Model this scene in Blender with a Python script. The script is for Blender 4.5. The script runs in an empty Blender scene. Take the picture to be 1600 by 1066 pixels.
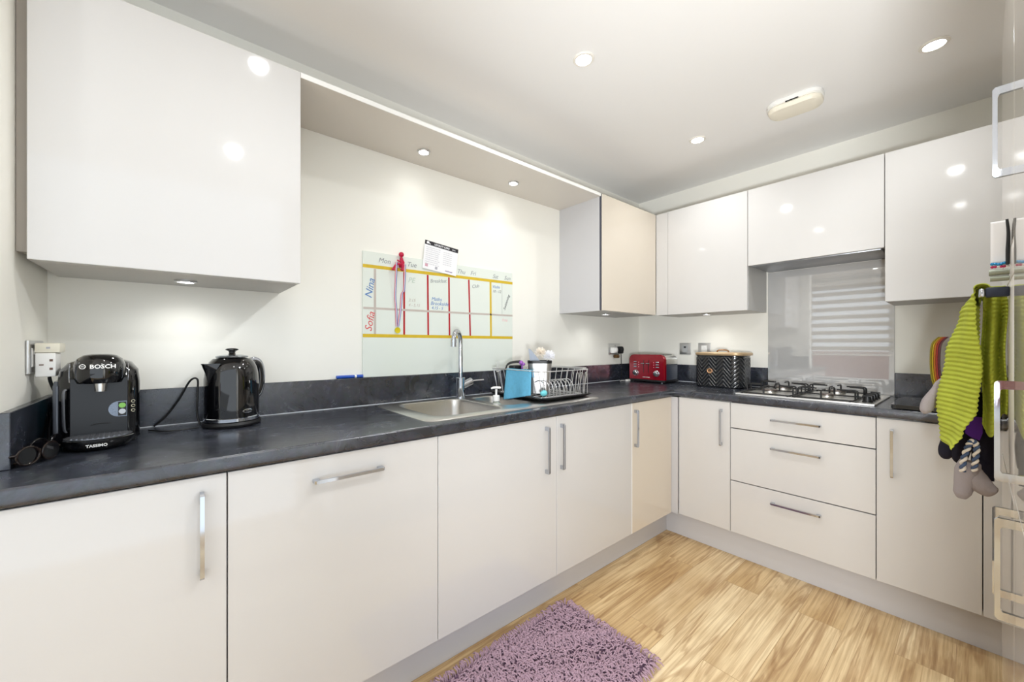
import bpy, bmesh, math, random
from mathutils import Vector, Matrix
random.seed(7)
PI = math.pi
scene = bpy.context.scene
COL = scene.collection

# ------------------------------------------------------------------ materials
MATS = {}
def srgb(r, g, b):
    f = lambda c: (c/255/12.92) if c/255 <= 0.04045 else ((c/255+0.055)/1.055)**2.4
    return (f(r), f(g), f(b), 1)
def mat(name, col, rough=0.5, metal=0.0, coat=0.0, spec=0.5, noise=None, bump=None, emit=None, trans=0.0, alpha=1.0, aniso=0.0, ior=1.45):
    """noise=(scale, amount[, stretch]) varies the colour; bump=(scale, strength[, stretch])"""
    if name in MATS: return MATS[name]
    m = bpy.data.materials.new(name); m.use_nodes = True
    nt = m.node_tree; N = nt.nodes; L = nt.links
    b = N['Principled BSDF']
    c = col if len(col) == 4 else srgb(*col)
    b.inputs['Base Color'].default_value = c
    b.inputs['Roughness'].default_value = rough
    b.inputs['Metallic'].default_value = metal
    b.inputs['Coat Weight'].default_value = coat
    b.inputs['Coat Roughness'].default_value = 0.03
    b.inputs['Specular IOR Level'].default_value = spec
    b.inputs['Transmission Weight'].default_value = trans
    b.inputs['Alpha'].default_value = alpha
    b.inputs['IOR'].default_value = ior
    if emit:
        b.inputs['Emission Color'].default_value = (*emit[0], 1); b.inputs['Emission Strength'].default_value = emit[1]
    tc = None
    def coords(stretch):
        nonlocal tc
        if tc is None: tc = N.new('ShaderNodeTexCoord')
        mp = N.new('ShaderNodeMapping'); mp.inputs['Scale'].default_value = stretch
        L.new(tc.outputs['Object'], mp.inputs['Vector']); return mp.outputs['Vector']
    if noise:
        n = N.new('ShaderNodeTexNoise'); n.inputs['Scale'].default_value = noise[0]; n.inputs['Detail'].default_value = 6
        L.new(coords(noise[2] if len(noise) > 2 else (1, 1, 1)), n.inputs['Vector'])
        mx = N.new('ShaderNodeMix'); mx.data_type = 'RGBA'
        a = noise[1]
        mx.inputs['A'].default_value = (c[0]*(1-a), c[1]*(1-a), c[2]*(1-a), 1)
        mx.inputs['B'].default_value = (min(1, c[0]*(1+a)), min(1, c[1]*(1+a)), min(1, c[2]*(1+a)), 1)
        L.new(n.outputs['Fac'], mx.inputs['Factor']); L.new(mx.outputs['Result'], b.inputs['Base Color'])
    if bump:
        n2 = N.new('ShaderNodeTexNoise'); n2.inputs['Scale'].default_value = bump[0]; n2.inputs['Detail'].default_value = 4
        L.new(coords(bump[2] if len(bump) > 2 else (1, 1, 1)), n2.inputs['Vector'])
        bp = N.new('ShaderNodeBump'); bp.inputs['Strength'].default_value = bump[1]; bp.inputs['Distance'].default_value = 0.002
        L.new(n2.outputs['Fac'], bp.inputs['Height']); L.new(bp.outputs['Normal'], b.inputs['Normal'])
    MATS[name] = m
    return m

door_m   = mat('gloss_stone', (207, 205, 203), 0.07, spec=0.75)
warm_m   = mat('gloss_cream', (216, 206, 191), 0.07, spec=0.75)
carc_m   = mat('carcass', (196, 194, 190), 0.45)
plinth_m = mat('plinth_grey', (196, 195, 197), 0.4)
dark_gap = mat('shadow_gap', (70, 72, 82), 0.5)
chrome   = mat('chrome', (196, 200, 208), 0.07, 1.0)
steel    = mat('brushed_steel', (205, 203, 200), 0.28, 1.0, noise=(60, 0.06, (1, 8, 1)))
steel_b  = mat('bowl_steel', (190, 186, 180), 0.33, 1.0, noise=(60, 0.08, (8, 1, 1)))
wallm    = mat('wall_paint', (244, 242, 234), 0.75, spec=0.25, bump=(240, 0.05))
ceilm    = mat('ceiling_paint', (240, 239, 238), 0.8, spec=0.2)
white    = mat('white_plastic', (240, 239, 236), 0.35)
cream_pl = mat('ivory_plastic', (232, 226, 208), 0.4)
blackg   = mat('black_gloss', (9, 9, 11), 0.06, coat=0.6)
blackm   = mat('black_matt', (20, 20, 22), 0.42)
panel_m  = mat('black_panel', (24, 25, 28), 0.3)
rubber   = mat('black_rubber', (12, 12, 14), 0.5)
yellow_t = mat('yellow_tape', (214, 182, 44), 0.45, noise=(40, 0.1))
red_t    = mat('red_tape', (176, 24, 36), 0.3, noise=(14, 0.35))
grey_t   = mat('grey_tape', (196, 186, 178), 0.3, noise=(12, 0.15))
boardm   = mat('white_glass', (228, 234, 226), 0.06, spec=0.45)
splashm  = mat('grey_glass', (192, 191, 190), 0.02, spec=1.0, ior=1.9)
ink_grey = mat('grey_marker', (150, 155, 158), 0.6)
ink_blue = mat('blue_marker', (92, 132, 190), 0.6)
ink_red  = mat('red_marker', (216, 92, 92), 0.6)
ink_dark = mat('dark_marker', (90, 92, 98), 0.6)
paper    = mat('paper', (242, 242, 244), 0.7)
lensm    = mat('lamp_lens', (255, 255, 255), 0.4, emit=((1.0, 0.97, 0.92), 30))
gold_m   = mat('rose_gold', (214, 170, 132), 0.25, 1.0)

def worktop_material():
    m = bpy.data.materials.new('dark_slate_laminate'); m.use_nodes = True
    nt = m.node_tree; N = nt.nodes; L = nt.links; b = N['Principled BSDF']
    tc = N.new('ShaderNodeTexCoord')
    n1 = N.new('ShaderNodeTexNoise'); n1.inputs['Scale'].default_value = 9; n1.inputs['Detail'].default_value = 9; n1.inputs['Roughness'].default_value = 0.7; n1.inputs['Distortion'].default_value = 1.2
    n2 = N.new('ShaderNodeTexNoise'); n2.inputs['Scale'].default_value = 60; n2.inputs['Detail'].default_value = 6
    L.new(tc.outputs['Object'], n1.inputs['Vector']); L.new(tc.outputs['Object'], n2.inputs['Vector'])
    r = N.new('ShaderNodeValToRGB'); e = r.color_ramp.elements
    e[0].position = 0.36; e[0].color = srgb(27, 30, 38); e[1].position = 0.70; e[1].color = srgb(58, 63, 77)
    L.new(n1.outputs['Fac'], r.inputs['Fac'])
    mx = N.new('ShaderNodeMix'); mx.data_type = 'RGBA'; mx.blend_type = 'OVERLAY'; mx.inputs['Factor'].default_value = 0.35
    L.new(r.outputs['Color'], mx.inputs['A']); L.new(n2.outputs['Color'], mx.inputs['B'])
    hs = N.new('ShaderNodeHueSaturation'); hs.inputs['Saturation'].default_value = 0.8
    L.new(mx.outputs['Result'], hs.inputs['Color']); L.new(hs.outputs['Color'], b.inputs['Base Color'])
    mr = N.new('ShaderNodeMapRange'); mr.inputs['To Min'].default_value = 0.17; mr.inputs['To Max'].default_value = 0.34
    L.new(n1.outputs['Fac'], mr.inputs['Value']); L.new(mr.outputs['Result'], b.inputs['Roughness'])
    bp = N.new('ShaderNodeBump'); bp.inputs['Strength'].default_value = 0.12; bp.inputs['Distance'].default_value = 0.002
    L.new(n2.outputs['Fac'], bp.inputs['Height']); L.new(bp.outputs['Normal'], b.inputs['Normal'])
    b.inputs['Specular IOR Level'].default_value = 0.9
    return m
slate = worktop_material()

def floor_material():
    m = bpy.data.materials.new('oak_planks'); m.use_nodes = True
    nt = m.node_tree; N = nt.nodes; L = nt.links; b = N['Principled BSDF']
    tc = N.new('ShaderNodeTexCoord')
    br = N.new('ShaderNodeTexBrick'); br.offset = 0.37
    br.inputs['Color1'].default_value = (0, 0, 0, 1); br.inputs['Color2'].default_value = (1, 1, 1, 1); br.inputs['Mortar'].default_value = (0.5, 0.5, 0.5, 1)
    br.inputs['Scale'].default_value = 1; br.inputs['Mortar Size'].default_value = 0.0012; br.inputs['Mortar Smooth'].default_value = 0.3
    br.inputs['Brick Width'].default_value = 0.95; br.inputs['Row Height'].default_value = 0.152
    mp0 = N.new('ShaderNodeMapping'); mp0.inputs['Location'].default_value = (0.33, 0.05, 0)
    L.new(tc.outputs['Object'], mp0.inputs['Vector']); L.new(mp0.outputs['Vector'], br.inputs['Vector'])
    # per-plank shift of the grain
    ad = N.new('ShaderNodeVectorMath'); ad.operation = 'MULTIPLY_ADD'; ad.inputs[1].default_value = (7, 7, 7)
    L.new(br.outputs['Color'], ad.inputs[0]); L.new(tc.outputs['Object'], ad.inputs[2])
    mp = N.new('ShaderNodeMapping'); mp.inputs['Scale'].default_value = (0.55, 6.5, 1)
    L.new(ad.outputs['Vector'], mp.inputs['Vector'])
    n = N.new('ShaderNodeTexNoise'); n.inputs['Scale'].default_value = 1.6; n.inputs['Detail'].default_value = 5; n.inputs['Distortion'].default_value = 1.1
    L.new(mp.outputs['Vector'], n.inputs['Vector'])
    wv = N.new('ShaderNodeMath'); wv.operation = 'MULTIPLY'; wv.inputs[1].default_value = 30
    L.new(n.outputs['Fac'], wv.inputs[0])
    sn = N.new('ShaderNodeMath'); sn.operation = 'SINE'; L.new(wv.outputs[0], sn.inputs[0])
    mr = N.new('ShaderNodeMapRange'); mr.inputs['From Min'].default_value = -1; L.new(sn.outputs[0], mr.inputs['Value'])
    fine = N.new('ShaderNodeTexNoise'); fine.inputs['Scale'].default_value = 1; fine.inputs['Detail'].default_value = 7; fine.inputs['Roughness'].default_value = 0.65
    mpf = N.new('ShaderNodeMapping'); mpf.inputs['Scale'].default_value = (2.2, 95, 1)
    L.new(ad.outputs['Vector'], mpf.inputs['Vector']); L.new(mpf.outputs['Vector'], fine.inputs['Vector'])
    big = N.new('ShaderNodeTexNoise'); big.inputs['Scale'].default_value = 2.4; big.inputs['Detail'].default_value = 3
    mpb = N.new('ShaderNodeMapping'); mpb.inputs['Scale'].default_value = (1.0, 2.6, 1)
    L.new(ad.outputs['Vector'], mpb.inputs['Vector']); L.new(mpb.outputs['Vector'], big.inputs['Vector'])
    def mix(a, bb, f, blend='MIX'):
        x = N.new('ShaderNodeMix'); x.data_type = 'RGBA'; x.blend_type = blend
        for s, v in (('A', a), ('B', bb)):
            if isinstance(v, tuple): x.inputs[s].default_value = v
            else: L.new(v, x.inputs[s])
        if isinstance(f, float): x.inputs['Factor'].default_value = f
        else: L.new(f, x.inputs['Factor'])
        return x.outputs['Result']
    def ramp(v, p0, c0, p1, c1):
        r = N.new('ShaderNodeValToRGB'); e = r.color_ramp.elements
        e[0].position = p0; e[0].color = c0; e[1].position = p1; e[1].color = c1
        L.new(v, r.inputs['Fac']); return r.outputs['Color']
    base = ramp(big.outputs['Fac'], 0.34, srgb(206, 178, 134), 0.64, srgb(240, 220, 180))
    g1 = ramp(mr.outputs['Result'], 0.0, srgb(176, 142, 104), 0.30, (1, 1, 1, 1))
    c = mix(base, g1, 0.42, 'MULTIPLY')
    g2 = ramp(fine.outputs['Fac'], 0.36, srgb(168, 138, 104), 0.58, (1, 1, 1, 1))
    c = mix(c, g2, 0.5, 'MULTIPLY')
    tint = ramp(br.outputs['Color'], 0.0, srgb(228, 214, 192), 1.0, (1, 1, 1, 1))
    c = mix(c, tint, 0.8, 'MULTIPLY')
    sc_ = N.new('ShaderNodeMath'); sc_.operation = 'MULTIPLY'; sc_.inputs[1].default_value = 0.6; L.new(br.outputs['Fac'], sc_.inputs[0])
    c = mix(c, srgb(150, 116, 80), sc_.outputs[0])
    L.new(c, b.inputs['Base Color'])
    b.inputs['Roughness'].default_value = 0.38; b.inputs['Specular IOR Level'].default_value = 0.35
    return m
oak = floor_material()

# ------------------------------------------------------------------ mesh helpers
def BM(): return bmesh.new()
def box(bm, x0, x1, y0, y1, z0, z1, bev=0.0, seg=2):
    x0, x1 = min(x0, x1), max(x0, x1); y0, y1 = min(y0, y1), max(y0, y1); z0, z1 = min(z0, z1), max(z0, z1)
    r = bmesh.ops.create_cube(bm, size=1, matrix=Matrix.Translation(((x0+x1)/2, (y0+y1)/2, (z0+z1)/2)) @ Matrix.Diagonal((x1-x0, y1-y0, z1-z0, 1)))
    if bev > 0:
        es = list({e for v in r['verts'] for e in v.link_edges})
        bmesh.ops.bevel(bm, geom=es, offset=bev, segments=seg, profile=0.5, affect='EDGES')
    return bm
def loft(bm, rings, cap0=True, cap1=True, closed=True):
    vr = [[bm.verts.new(p) for p in ring] for ring in rings]
    n = len(rings[0])
    for a, b in zip(vr, vr[1:]):
        for i in range(n if closed else n-1):
            j = (i+1) % n
            try: bm.faces.new((a[i], a[j], b[j], b[i]))
            except ValueError: pass
    if cap0: bm.faces.new(list(reversed(vr[0])))
    if cap1: bm.faces.new(vr[-1])
    return vr
def rrect(cx, cy, w, d, r, z, n=6):
    pts = []
    r = min(r, w/2-1e-5, d/2-1e-5)
    for sx, sy, a0 in ((1, 1, 0), (-1, 1, 90), (-1, -1, 180), (1, -1, 270)):
        for k in range(n+1):
            a = math.radians(a0+90*k/n)
            pts.append(Vector((cx+sx*(w/2-r)+r*math.cos(a), cy+sy*(d/2-r)+r*math.sin(a), z)))
    return pts
def circle(c, r, z, n=24, ph=0): return [Vector((c[0]+r*math.cos(2*PI*k/n+ph), c[1]+r*math.sin(2*PI*k/n+ph), z)) for k in range(n)]
def lathe(bm, prof, c=(0, 0), n=28, cap0=True, cap1=True, M=None):
    rings = [circle(c, max(r, 1e-4), z, n) for r, z in prof]
    if M: rings = [[M @ p for p in ring] for ring in rings]
    return loft(bm, rings, cap0, cap1)
def catmull(pts, sub=6):
    P = [Vector(p) for p in pts]; out = []
    for i in range(len(P)-1):
        p0 = P[max(i-1, 0)]; p1 = P[i]; p2 = P[i+1]; p3 = P[min(i+2, len(P)-1)]
        for k in range(sub):
            t = k/sub
            out.append(0.5*((2*p1)+(p2-p0)*t+(2*p0-5*p1+4*p2-p3)*t*t+(3*p1-p0-3*p2+p3)*t**3))
    out.append(P[-1]); return out
def tube(bm, pts, r, n=8, smooth=0, squash=None, cap=True):
    P = catmull(pts, smooth) if smooth else [Vector(p) for p in pts]
    rs = r if isinstance(r, (list, tuple)) else None
    T = [(P[min(i+1, len(P)-1)]-P[max(i-1, 0)]).normalized() for i in range(len(P))]
    up = Vector((0, 0, 1)) if abs(T[0].z) < 0.9 else Vector((1, 0, 0))
    u = T[0].cross(up).normalized(); rings = []
    for i, p in enumerate(P):
        u = (u-T[i]*u.dot(T[i])).normalized(); v = T[i].cross(u)
        if rs:
            f = i/(len(P)-1)*(len(rs)-1); k = min(int(f), len(rs)-2); rr = rs[k]*(1-(f-k))+rs[k+1]*(f-k)
        else: rr = r
        a, b = (rr, rr) if not squash else (rr, rr*squash)
        rings.append([p+u*a*math.cos(2*PI*k/n)+v*b*math.sin(2*PI*k/n) for k in range(n)])
    loft(bm, rings, cap, cap); return bm
def rod(bm, a, b, r, n=8): return tube(bm, [a, b], r, n)
def ball(bm, c, r, sc=(1, 1, 1), seg=16, M=None):
    m = Matrix.Translation(c) @ (M or Matrix()) @ Matrix.Diagonal((*sc, 1))
    bmesh.ops.create_uvsphere(bm, u_segments=seg, v_segments=max(6, seg//2+2), radius=r, matrix=m); return bm
def prism(bm, poly, axis, a, b):
    """extrude a 2D polygon along an axis between a and b"""
    def P(u, v, w): return {'x': (w, u, v), 'y': (u, w, v), 'z': (u, v, w)}[axis]
    loft(bm, [[Vector(P(u, v, a)) for u, v in poly], [Vector(P(u, v, b)) for u, v in poly]])
    return bm
def finish(bm, sharp=0.6):
    bmesh.ops.recalc_face_normals(bm, faces=bm.faces)
    for f in bm.faces: f.smooth = True
    for e in bm.edges:
        if len(e.link_faces) == 2 and e.calc_face_angle(0) > sharp: e.smooth = False
def link(o): COL.objects.link(o); return o
def setp(o, label=None, cat=None, group=None, kind=None):
    if label: o['label'] = label
    if cat: o['category'] = cat
    if group: o['group'] = group
    if kind: o['kind'] = kind
    return o
def thing(name, label, cat, loc=(0, 0, 0), rz=0.0, group=None):
    o = bpy.data.objects.new(name, None); link(o); o.empty_display_size = 0.05
    o.location = loc; o.rotation_euler = (0, 0, rz)
    return setp(o, label, cat, group)
def wm(o):
    m = Matrix.Translation(o.location) @ o.rotation_euler.to_matrix().to_4x4()
    return (wm(o.parent) @ m) if o.parent else m
def part(name, bm, m, parent, world=False, label=None, sharp=0.6, norm=True, kind=None):
    """one mesh; world=True when its vertices are in scene coordinates"""
    if world: bm.transform(wm(parent).inverted())
    if norm: finish(bm, sharp)
    me = bpy.data.meshes.new(name); bm.to_mesh(me); bm.free(); me.materials.append(m)
    o = bpy.data.objects.new(name, me); link(o); o.parent = parent
    if label: o['label'] = label
    if kind: o['kind'] = kind
    return o
def solo(name, bm, m, label=None, cat=None, group=None, kind=None, sharp=0.6, loc=None, rz=0.0):
    """a thing that is one mesh; the origin goes to the middle of its underside unless loc is given"""
    finish(bm, sharp)
    if loc is None:
        xs = [v.co for v in bm.verts]
        c = Vector(((min(v.x for v in xs)+max(v.x for v in xs))/2, (min(v.y for v in xs)+max(v.y for v in xs))/2, min(v.z for v in xs)))
        bm.transform(Matrix.Translation(-c))
    else: c = Vector(loc)
    me = bpy.data.meshes.new(name); bm.to_mesh(me); bm.free(); me.materials.append(m)
    o = bpy.data.objects.new(name, me); link(o); o.location = c; o.rotation_euler = (0, 0, rz)
    return setp(o, label, cat, group, kind)
def struct(name, bm, m): return solo(name, bm, m, kind='structure')
def copy_thing(root, loc, rz=None, label=None):
    def rec(o, par):
        c = o.copy(); COL.objects.link(c)
        if par is not None: c.parent = par
        for ch in [k for k in bpy.data.objects if k.parent == o and k != c]: rec(ch, c)
        return c
    r = rec(root, None); r.location = loc
    if rz is not None: r.rotation_euler = (0, 0, rz)
    if label: r['label'] = label
    return r
def text_bm(s, size, origin, xdir, updir, depth=0.0004, bold=0.0, shear=0.0, align='LEFT', lift=0.0006):
    """writing as real mesh, laid with its baseline at origin"""
    cu = bpy.data.curves.new('t', 'FONT'); cu.body = s; cu.size = size; cu.extrude = depth; cu.offset = bold; cu.shear = shear; cu.align_x = align; cu.resolution_u = 3
    ob = bpy.data.objects.new('t', cu); COL.objects.link(ob)
    bpy.context.view_layer.update()
    me = bpy.data.meshes.new_from_object(ob.evaluated_get(bpy.context.evaluated_depsgraph_get()))
    bm = bmesh.new(); bm.from_mesh(me)
    bpy.data.objects.remove(ob); bpy.data.curves.remove(cu); bpy.data.meshes.remove(me)
    x = Vector(xdir).normalized(); u = Vector(updir).normalized(); n = x.cross(u).normalized()
    M = Matrix((x, u, n)).transposed().to_4x4(); M.translation = Vector(origin)+n*lift
    bm.transform(M); return bm
def merge(*bms):
    out = bms[0]
    for b in bms[1:]:
        me = bpy.data.meshes.new('m'); b.to_mesh(me); b.free(); out.from_mesh(me); bpy.data.meshes.remove(me)
    return out

# ------------------------------------------------------------------ the room
H = 2.357; WL = -3.262; FAR = -6.0; SOUTH = -2.45; NORTH = 0.9
struct('floor', box(BM(), FAR-0.1, 0.1, SOUTH-0.1, NORTH+0.1, -0.1, 0), oak)
struct('ceiling', box(BM(), FAR-0.1, 0.1, SOUTH-0.1, NORTH+0.1, H, H+0.1), ceilm)
struct('wall_back', box(BM(), WL, 0.1, 0.0, 0.1, 0, H), wallm)
struct('wall_right', box(BM(), 0.0, 0.1, SOUTH, 0.0, 0, H), wallm)
struct('wall_left', box(BM(), WL-0.1, WL, -0.43, NORTH, 0, H), wallm)
struct('wall_front', box(BM(), -2.30, 0.1, SOUTH-0.1, SOUTH, 0, H), wallm)
struct('wall_north', box(BM(), FAR, WL-0.1, NORTH, NORTH+0.1, 0, H), wallm)
wy0, wy1, wz0, wz1 = -2.0, 0.2, 0.55, 2.22
bm = BM()
box(bm, FAR-0.1, FAR, SOUTH, wy0, 0, H); box(bm, FAR-0.1, FAR, wy1, NORTH, 0, H)
box(bm, FAR-0.1, FAR, wy0, wy1, 0, wz0); box(bm, FAR-0.1, FAR, wy0, wy1, wz1, H)
struct('wall_far', bm, wallm)
# window with its frame and pane
upvc = mat('window_frame_white', (240, 240, 240), 0.3)
bm = BM()
for a, b in ((wy0, wy0+0.06), (wy1-0.06, wy1), ((wy0+wy1)/2-0.03, (wy0+wy1)/2+0.03)): box(bm, FAR-0.08, FAR-0.03, a, b, wz0, wz1)
for a, b in ((wz0, wz0+0.06), (wz1-0.06, wz1)): box(bm, FAR-0.08, FAR-0.03, wy0, wy1, a, b)
win = solo('window_1', bm, upvc, kind='structure')
glassm = mat('clear_glass', (255, 255, 255), 0.0, trans=1.0, ior=1.01)
part('pane', box(BM(), FAR-0.058, FAR-0.052, wy0+0.06, wy1-0.06, wz0+0.06, wz1-0.06), glassm, win, world=True)
part('sill', box(BM(), FAR-0.03, FAR+0.12, wy0-0.03, wy1+0.03, wz0-0.03, wz0-0.002, 0.004), upvc, win, world=True)
# day-and-night roller blind
blind = thing('roller_blind', 'day and night roller blind with beige and sheer stripes over the window', 'blind', (FAR+0.04, (wy0+wy1)/2, 1.0))
bsol = mat('blind_stripe', (186, 178, 164), 0.8)
bsheer = mat('blind_sheer', (250, 250, 250), 0.8, alpha=0.2)
b1 = BM(); b2 = BM(); z = 1.02; k = 0
while z < wz1:
    box(b1 if k % 2 else b2, FAR+0.035, FAR+0.037, wy0+0.01, wy1-0.01, z, min(z+0.068, wz1)); z += 0.068; k += 1
part('opaque_stripes', b1, bsol, blind, True); part('sheer_stripes', b2, bsheer, blind, True)
part('roller', box(BM(), FAR+0.002, FAR+0.08, wy0-0.01, wy1+0.01, wz1, wz1+0.08, 0.01), white, blind, True)
part('bottom_bar', box(BM(), FAR+0.028, FAR+0.044, wy0+0.01, wy1-0.01, 1.0, 1.022, 0.004), white, blind, True)
# brick house seen through the window (only in reflections)
brick = mat('red_brick', (150, 84, 66), 0.85, noise=(14, 0.3))
solo('garden_wall', merge(box(BM(), -13.2, -13.0, -8, 6, 0.0, 0.9), box(BM(), -13.25, -12.95, -8, 6, 0.9, 0.98)), brick, 'low red brick wall outside beyond the window', 'wall')
solo('pavement', box(BM(), -20, FAR-0.1, -12, 10, -0.06, 0.0), mat('pavement_grey', (170, 168, 165), 0.9), kind='structure')

# ------------------------------------------------------------------ handles, doors, cabinets
def handle_bm(axis, p, L=0.205):
    """chrome bow handle: flat bar on two block feet. axis = direction of the bar ('v','x','y'),
    p = centre on the door face, p[3] = outward normal"""
    cx, cy, cz, nrm = p; n = Vector(nrm); c = Vector((cx, cy, cz))
    t = {'v': Vector((0, 0, 1)), 'x': Vector((1, 0, 0)), 'y': Vector((0, 1, 0))}[axis]
    s = n.cross(t)
    bm = BM()
    # bow profile in the (t, n) plane, swept across s
    h = L/2; o = 0.026; w = 0.0044
    outer = [(-h, 0), (-h, o-0.004), (-h+0.005, o), (h-0.005, o), (h, o-0.004), (h, 0)]
    inner = [(h-0.017, 0), (h-0.017, o-0.010), (h-0.022, o-0.0075), (-h+0.022, o-0.0075), (-h+0.017, o-0.010), (-h+0.017, 0)]
    poly = outer+inner
    r0 = [c+t*a+n*b-s*w for a, b in poly]; r1 = [c+t*a+n*b+s*w for a, b in poly]
    v0 = [bm.verts.new(q) for q in r0]; v1 = [bm.verts.new(q) for q in r1]
    N = len(poly)
    for i in range(N):
        j = (i+1) % N; bm.faces.new((v0[i], v0[j], v1[j], v1[i]))
    for vv in (v0, v1):  # caps as quads: the loop folds back on itself
        for i in range(5): bm.faces.new((vv[i], vv[i+1], vv[10-i], vv[11-i]))
    return bm
YN = (0, -1, 0); XN = (-1, 0, 0)
ZB, ZT = 0.152, 0.868
QF = -0.5854                                   # front face of the base doors
def carcass(bm, x0, x1, y0, y1, z0, z1, t=0.018, open_top=True):
    box(bm, x0, x0+t, y0, y1, z0, z1); box(bm, x1-t, x1, y0, y1, z0, z1)
    box(bm, x0+t, x1-t, y0, y1, z0, z0+t); return bm
def base_A(label, x0, x1, doors, drawer=False, m=door_m, frontm=None):
    t = thing('base_cabinet', label, 'cabinet', ((x0+x1)/2, -0.29, ZB))
    c = carcass(BM(), x0+0.001, x1-0.001, QF+0.021, -0.02, ZB, ZT); box(c, x0+0.019, x1-0.019, -0.038, -0.02, ZB+0.018, ZT)
    box(c, x0+0.019, x1-0.019, QF+0.022, QF+0.032, ZT-0.04, ZT)
    part('carcass', c, carc_m, t, True)
    for d in doors:
        a, b, hx, ax = d
        dr = part('door', box(BM(), a+0.0015, b-0.0015, QF, QF+0.019, ZB-0.002, ZT-0.002, 0.0012, 1), m, t, True)
        hz = 0.8 if ax == 'x' else 0.7265
        part('handle', handle_bm(ax, (hx, QF, hz, YN)), chrome, dr, True, label='chrome bow handle')
    return t
base_A('narrow glossy base cabinet under the worktop end below the coffee machine', WL+0.002, -2.862, [(WL+0.022-0.02, -2.862, -2.913, 'v')])
base_A('wide glossy appliance front with a horizontal chrome handle left of the sink unit', -2.862, -2.254, [(-2.862, -2.254, -2.56, 'x')])
base_A('double door glossy base cabinet under the stainless sink', -2.254, -1.041, [(-2.254, -1.643, -1.714, 'v'), (-1.643, -1.041, -1.616, 'v')])
# corner cabinet with a post
t = base_A('cream corner base cabinet between sink cabinet and corner post', -1.041, -0.624, [(-1.0365, -0.6, -1.012, 'v')], m=warm_m)
part('corner_post', box(BM(), -0.5985, -0.5854, -0.6215, -0.566, ZB, ZT-0.002), plinth_m, t, True)
part('edge_strip', box(BM(), -1.0405, -1.0370, QF-0.001, QF+0.018, ZB, ZT-0.002), white, t, True)

def base_B(label, y0, y1, fronts):
    """y0 > y1; fronts: (z0, z1, handle axis, handle y, handle z)"""
    t = thing('base_cabinet', label, 'cabinet', (-0.29, (y0+y1)/2, ZB))
    c = BM()
    box(c, QF+0.021, -0.02, y1+0.001, y1+0.019, ZB, ZT); box(c, QF+0.021, -0.02, y0-0.019, y0-0.001, ZB, ZT)
    box(c, QF+0.021, -0.02, y1+0.019, y0-0.019, ZB, ZB+0.018); box(c, -0.038, -0.02, y1+0.019, y0-0.019, ZB+0.018, ZT)
    box(c, QF+0.022, QF+0.032, y1+0.019, y0-0.019, ZT-0.04, ZT)
    part('carcass', c, dark_gap if len(fronts) > 1 else carc_m, t, True)
    for z0, z1, ax, hy, hz in fronts:
        dr = part('drawer_front' if ax == 'y' else 'door', box(BM(), QF, QF+0.019, y1+0.0015, y0-0.0015, z0, z1, 0.0012, 1), door_m, t, True)
        if hy is not None: part('handle', handle_bm(ax, (QF, hy, hz, XN)), chrome, dr, True, label='chrome bow handle')
    return t
base_B('glossy base cabinet below the black bread bin, right of the corner post', -0.6225, -0.914, [(ZB-0.002, ZT-0.002, 'v', -0.869, 0.722)])
base_B('three drawer base unit under the gas hob', -0.914, -1.505, [(0.7285, ZT-0.002, 'y', -1.212, 0.798), (0.438, 0.7235, 'y', -1.212, 0.651), (ZB-0.002, 0.433, 'y', -1.212, 0.369)])
base_B('narrow glossy base cabinet right of the drawers beside the hanging towel', -1.505, -1.802, [(ZB-0.002, ZT-0.002, 'v', -1.556, 0.7215)])
base_B('end base cabinet behind the tall oven unit', -1.802, -2.40, [(ZB-0.002, ZT-0.002, 'v', -2.35, 0.7215)])
# plinths
PF = -0.5204
solo('plinth_board', box(BM(), WL+0.002, PF-0.0185, PF, PF+0.018, 0.001, ZB-0.003), plinth_m, 'pale grey plinth running below the sink side base cabinets', 'plinth')
solo('plinth_board', box(BM(), PF-0.018, PF, -2.40, PF-0.0005+0.0185, 0.001, ZB-0.003), plinth_m, 'pale grey plinth running below the hob side base cabinets', 'plinth')

# ------------------------------------------------------------------ worktop with cut-outs for sink bowls
W0, W1 = 0.872, 0.91
def edge_poly(e, i):   # rounded front edge profile, (u, z); e = front, i = inner
    s = 1 if i > e else -1
    return [(i, W0), (e+s*0.004, W0), (e+s*0.001, W0+0.003), (e, W0+0.008), (e, W1-0.008), (e+s*0.0015, W1-0.003), (e+s*0.005, W1), (i, W1)]
SX0, SX1 = -2.235, -1.625      # hole for the two bowls
bm = BM()
prism(bm, edge_poly(-0.6, -0.50), 'x', WL+0.001, -0.6)
box(bm, -0.6, -0.001, -0.6, -0.001, W0, W1)
box(bm, WL+0.001, SX0, -0.50, -0.001, W0, W1); box(bm, SX1, -0.6, -0.50, -0.001, W0, W1)
box(bm, SX0, SX1, -0.10, -0.001, W0, W1)
prism(bm, edge_poly(-0.6, -0.50), 'y', -0.6, -2.42)
box(bm, -0.50, -0.001, -2.42, -0.6, W0, W1)
solo('worktop', bm, slate, 'dark slate laminate L-shaped worktop over all the base cabinets', 'worktop')
ZU = 1.037
def upstand(label, *a): return solo('upstand', box(BM(), *a, W1, ZU, 0.0015, 1), slate, label, 'upstand')
upstand('long dark slate upstand along the back wall behind the sink', WL+0.018, -0.002, -0.016, -0.0005)
upstand('dark slate upstand on the left wall beside the coffee machine', WL+0.0005, WL+0.0175, -0.425, -0.0005)
upstand('dark slate upstand behind toaster and bread bin', -0.016, -0.0005, -0.925, -0.0165)
upstand('short dark slate upstand right of the glass splashback', -0.016, -0.0005, -2.42, -1.5095)
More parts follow.
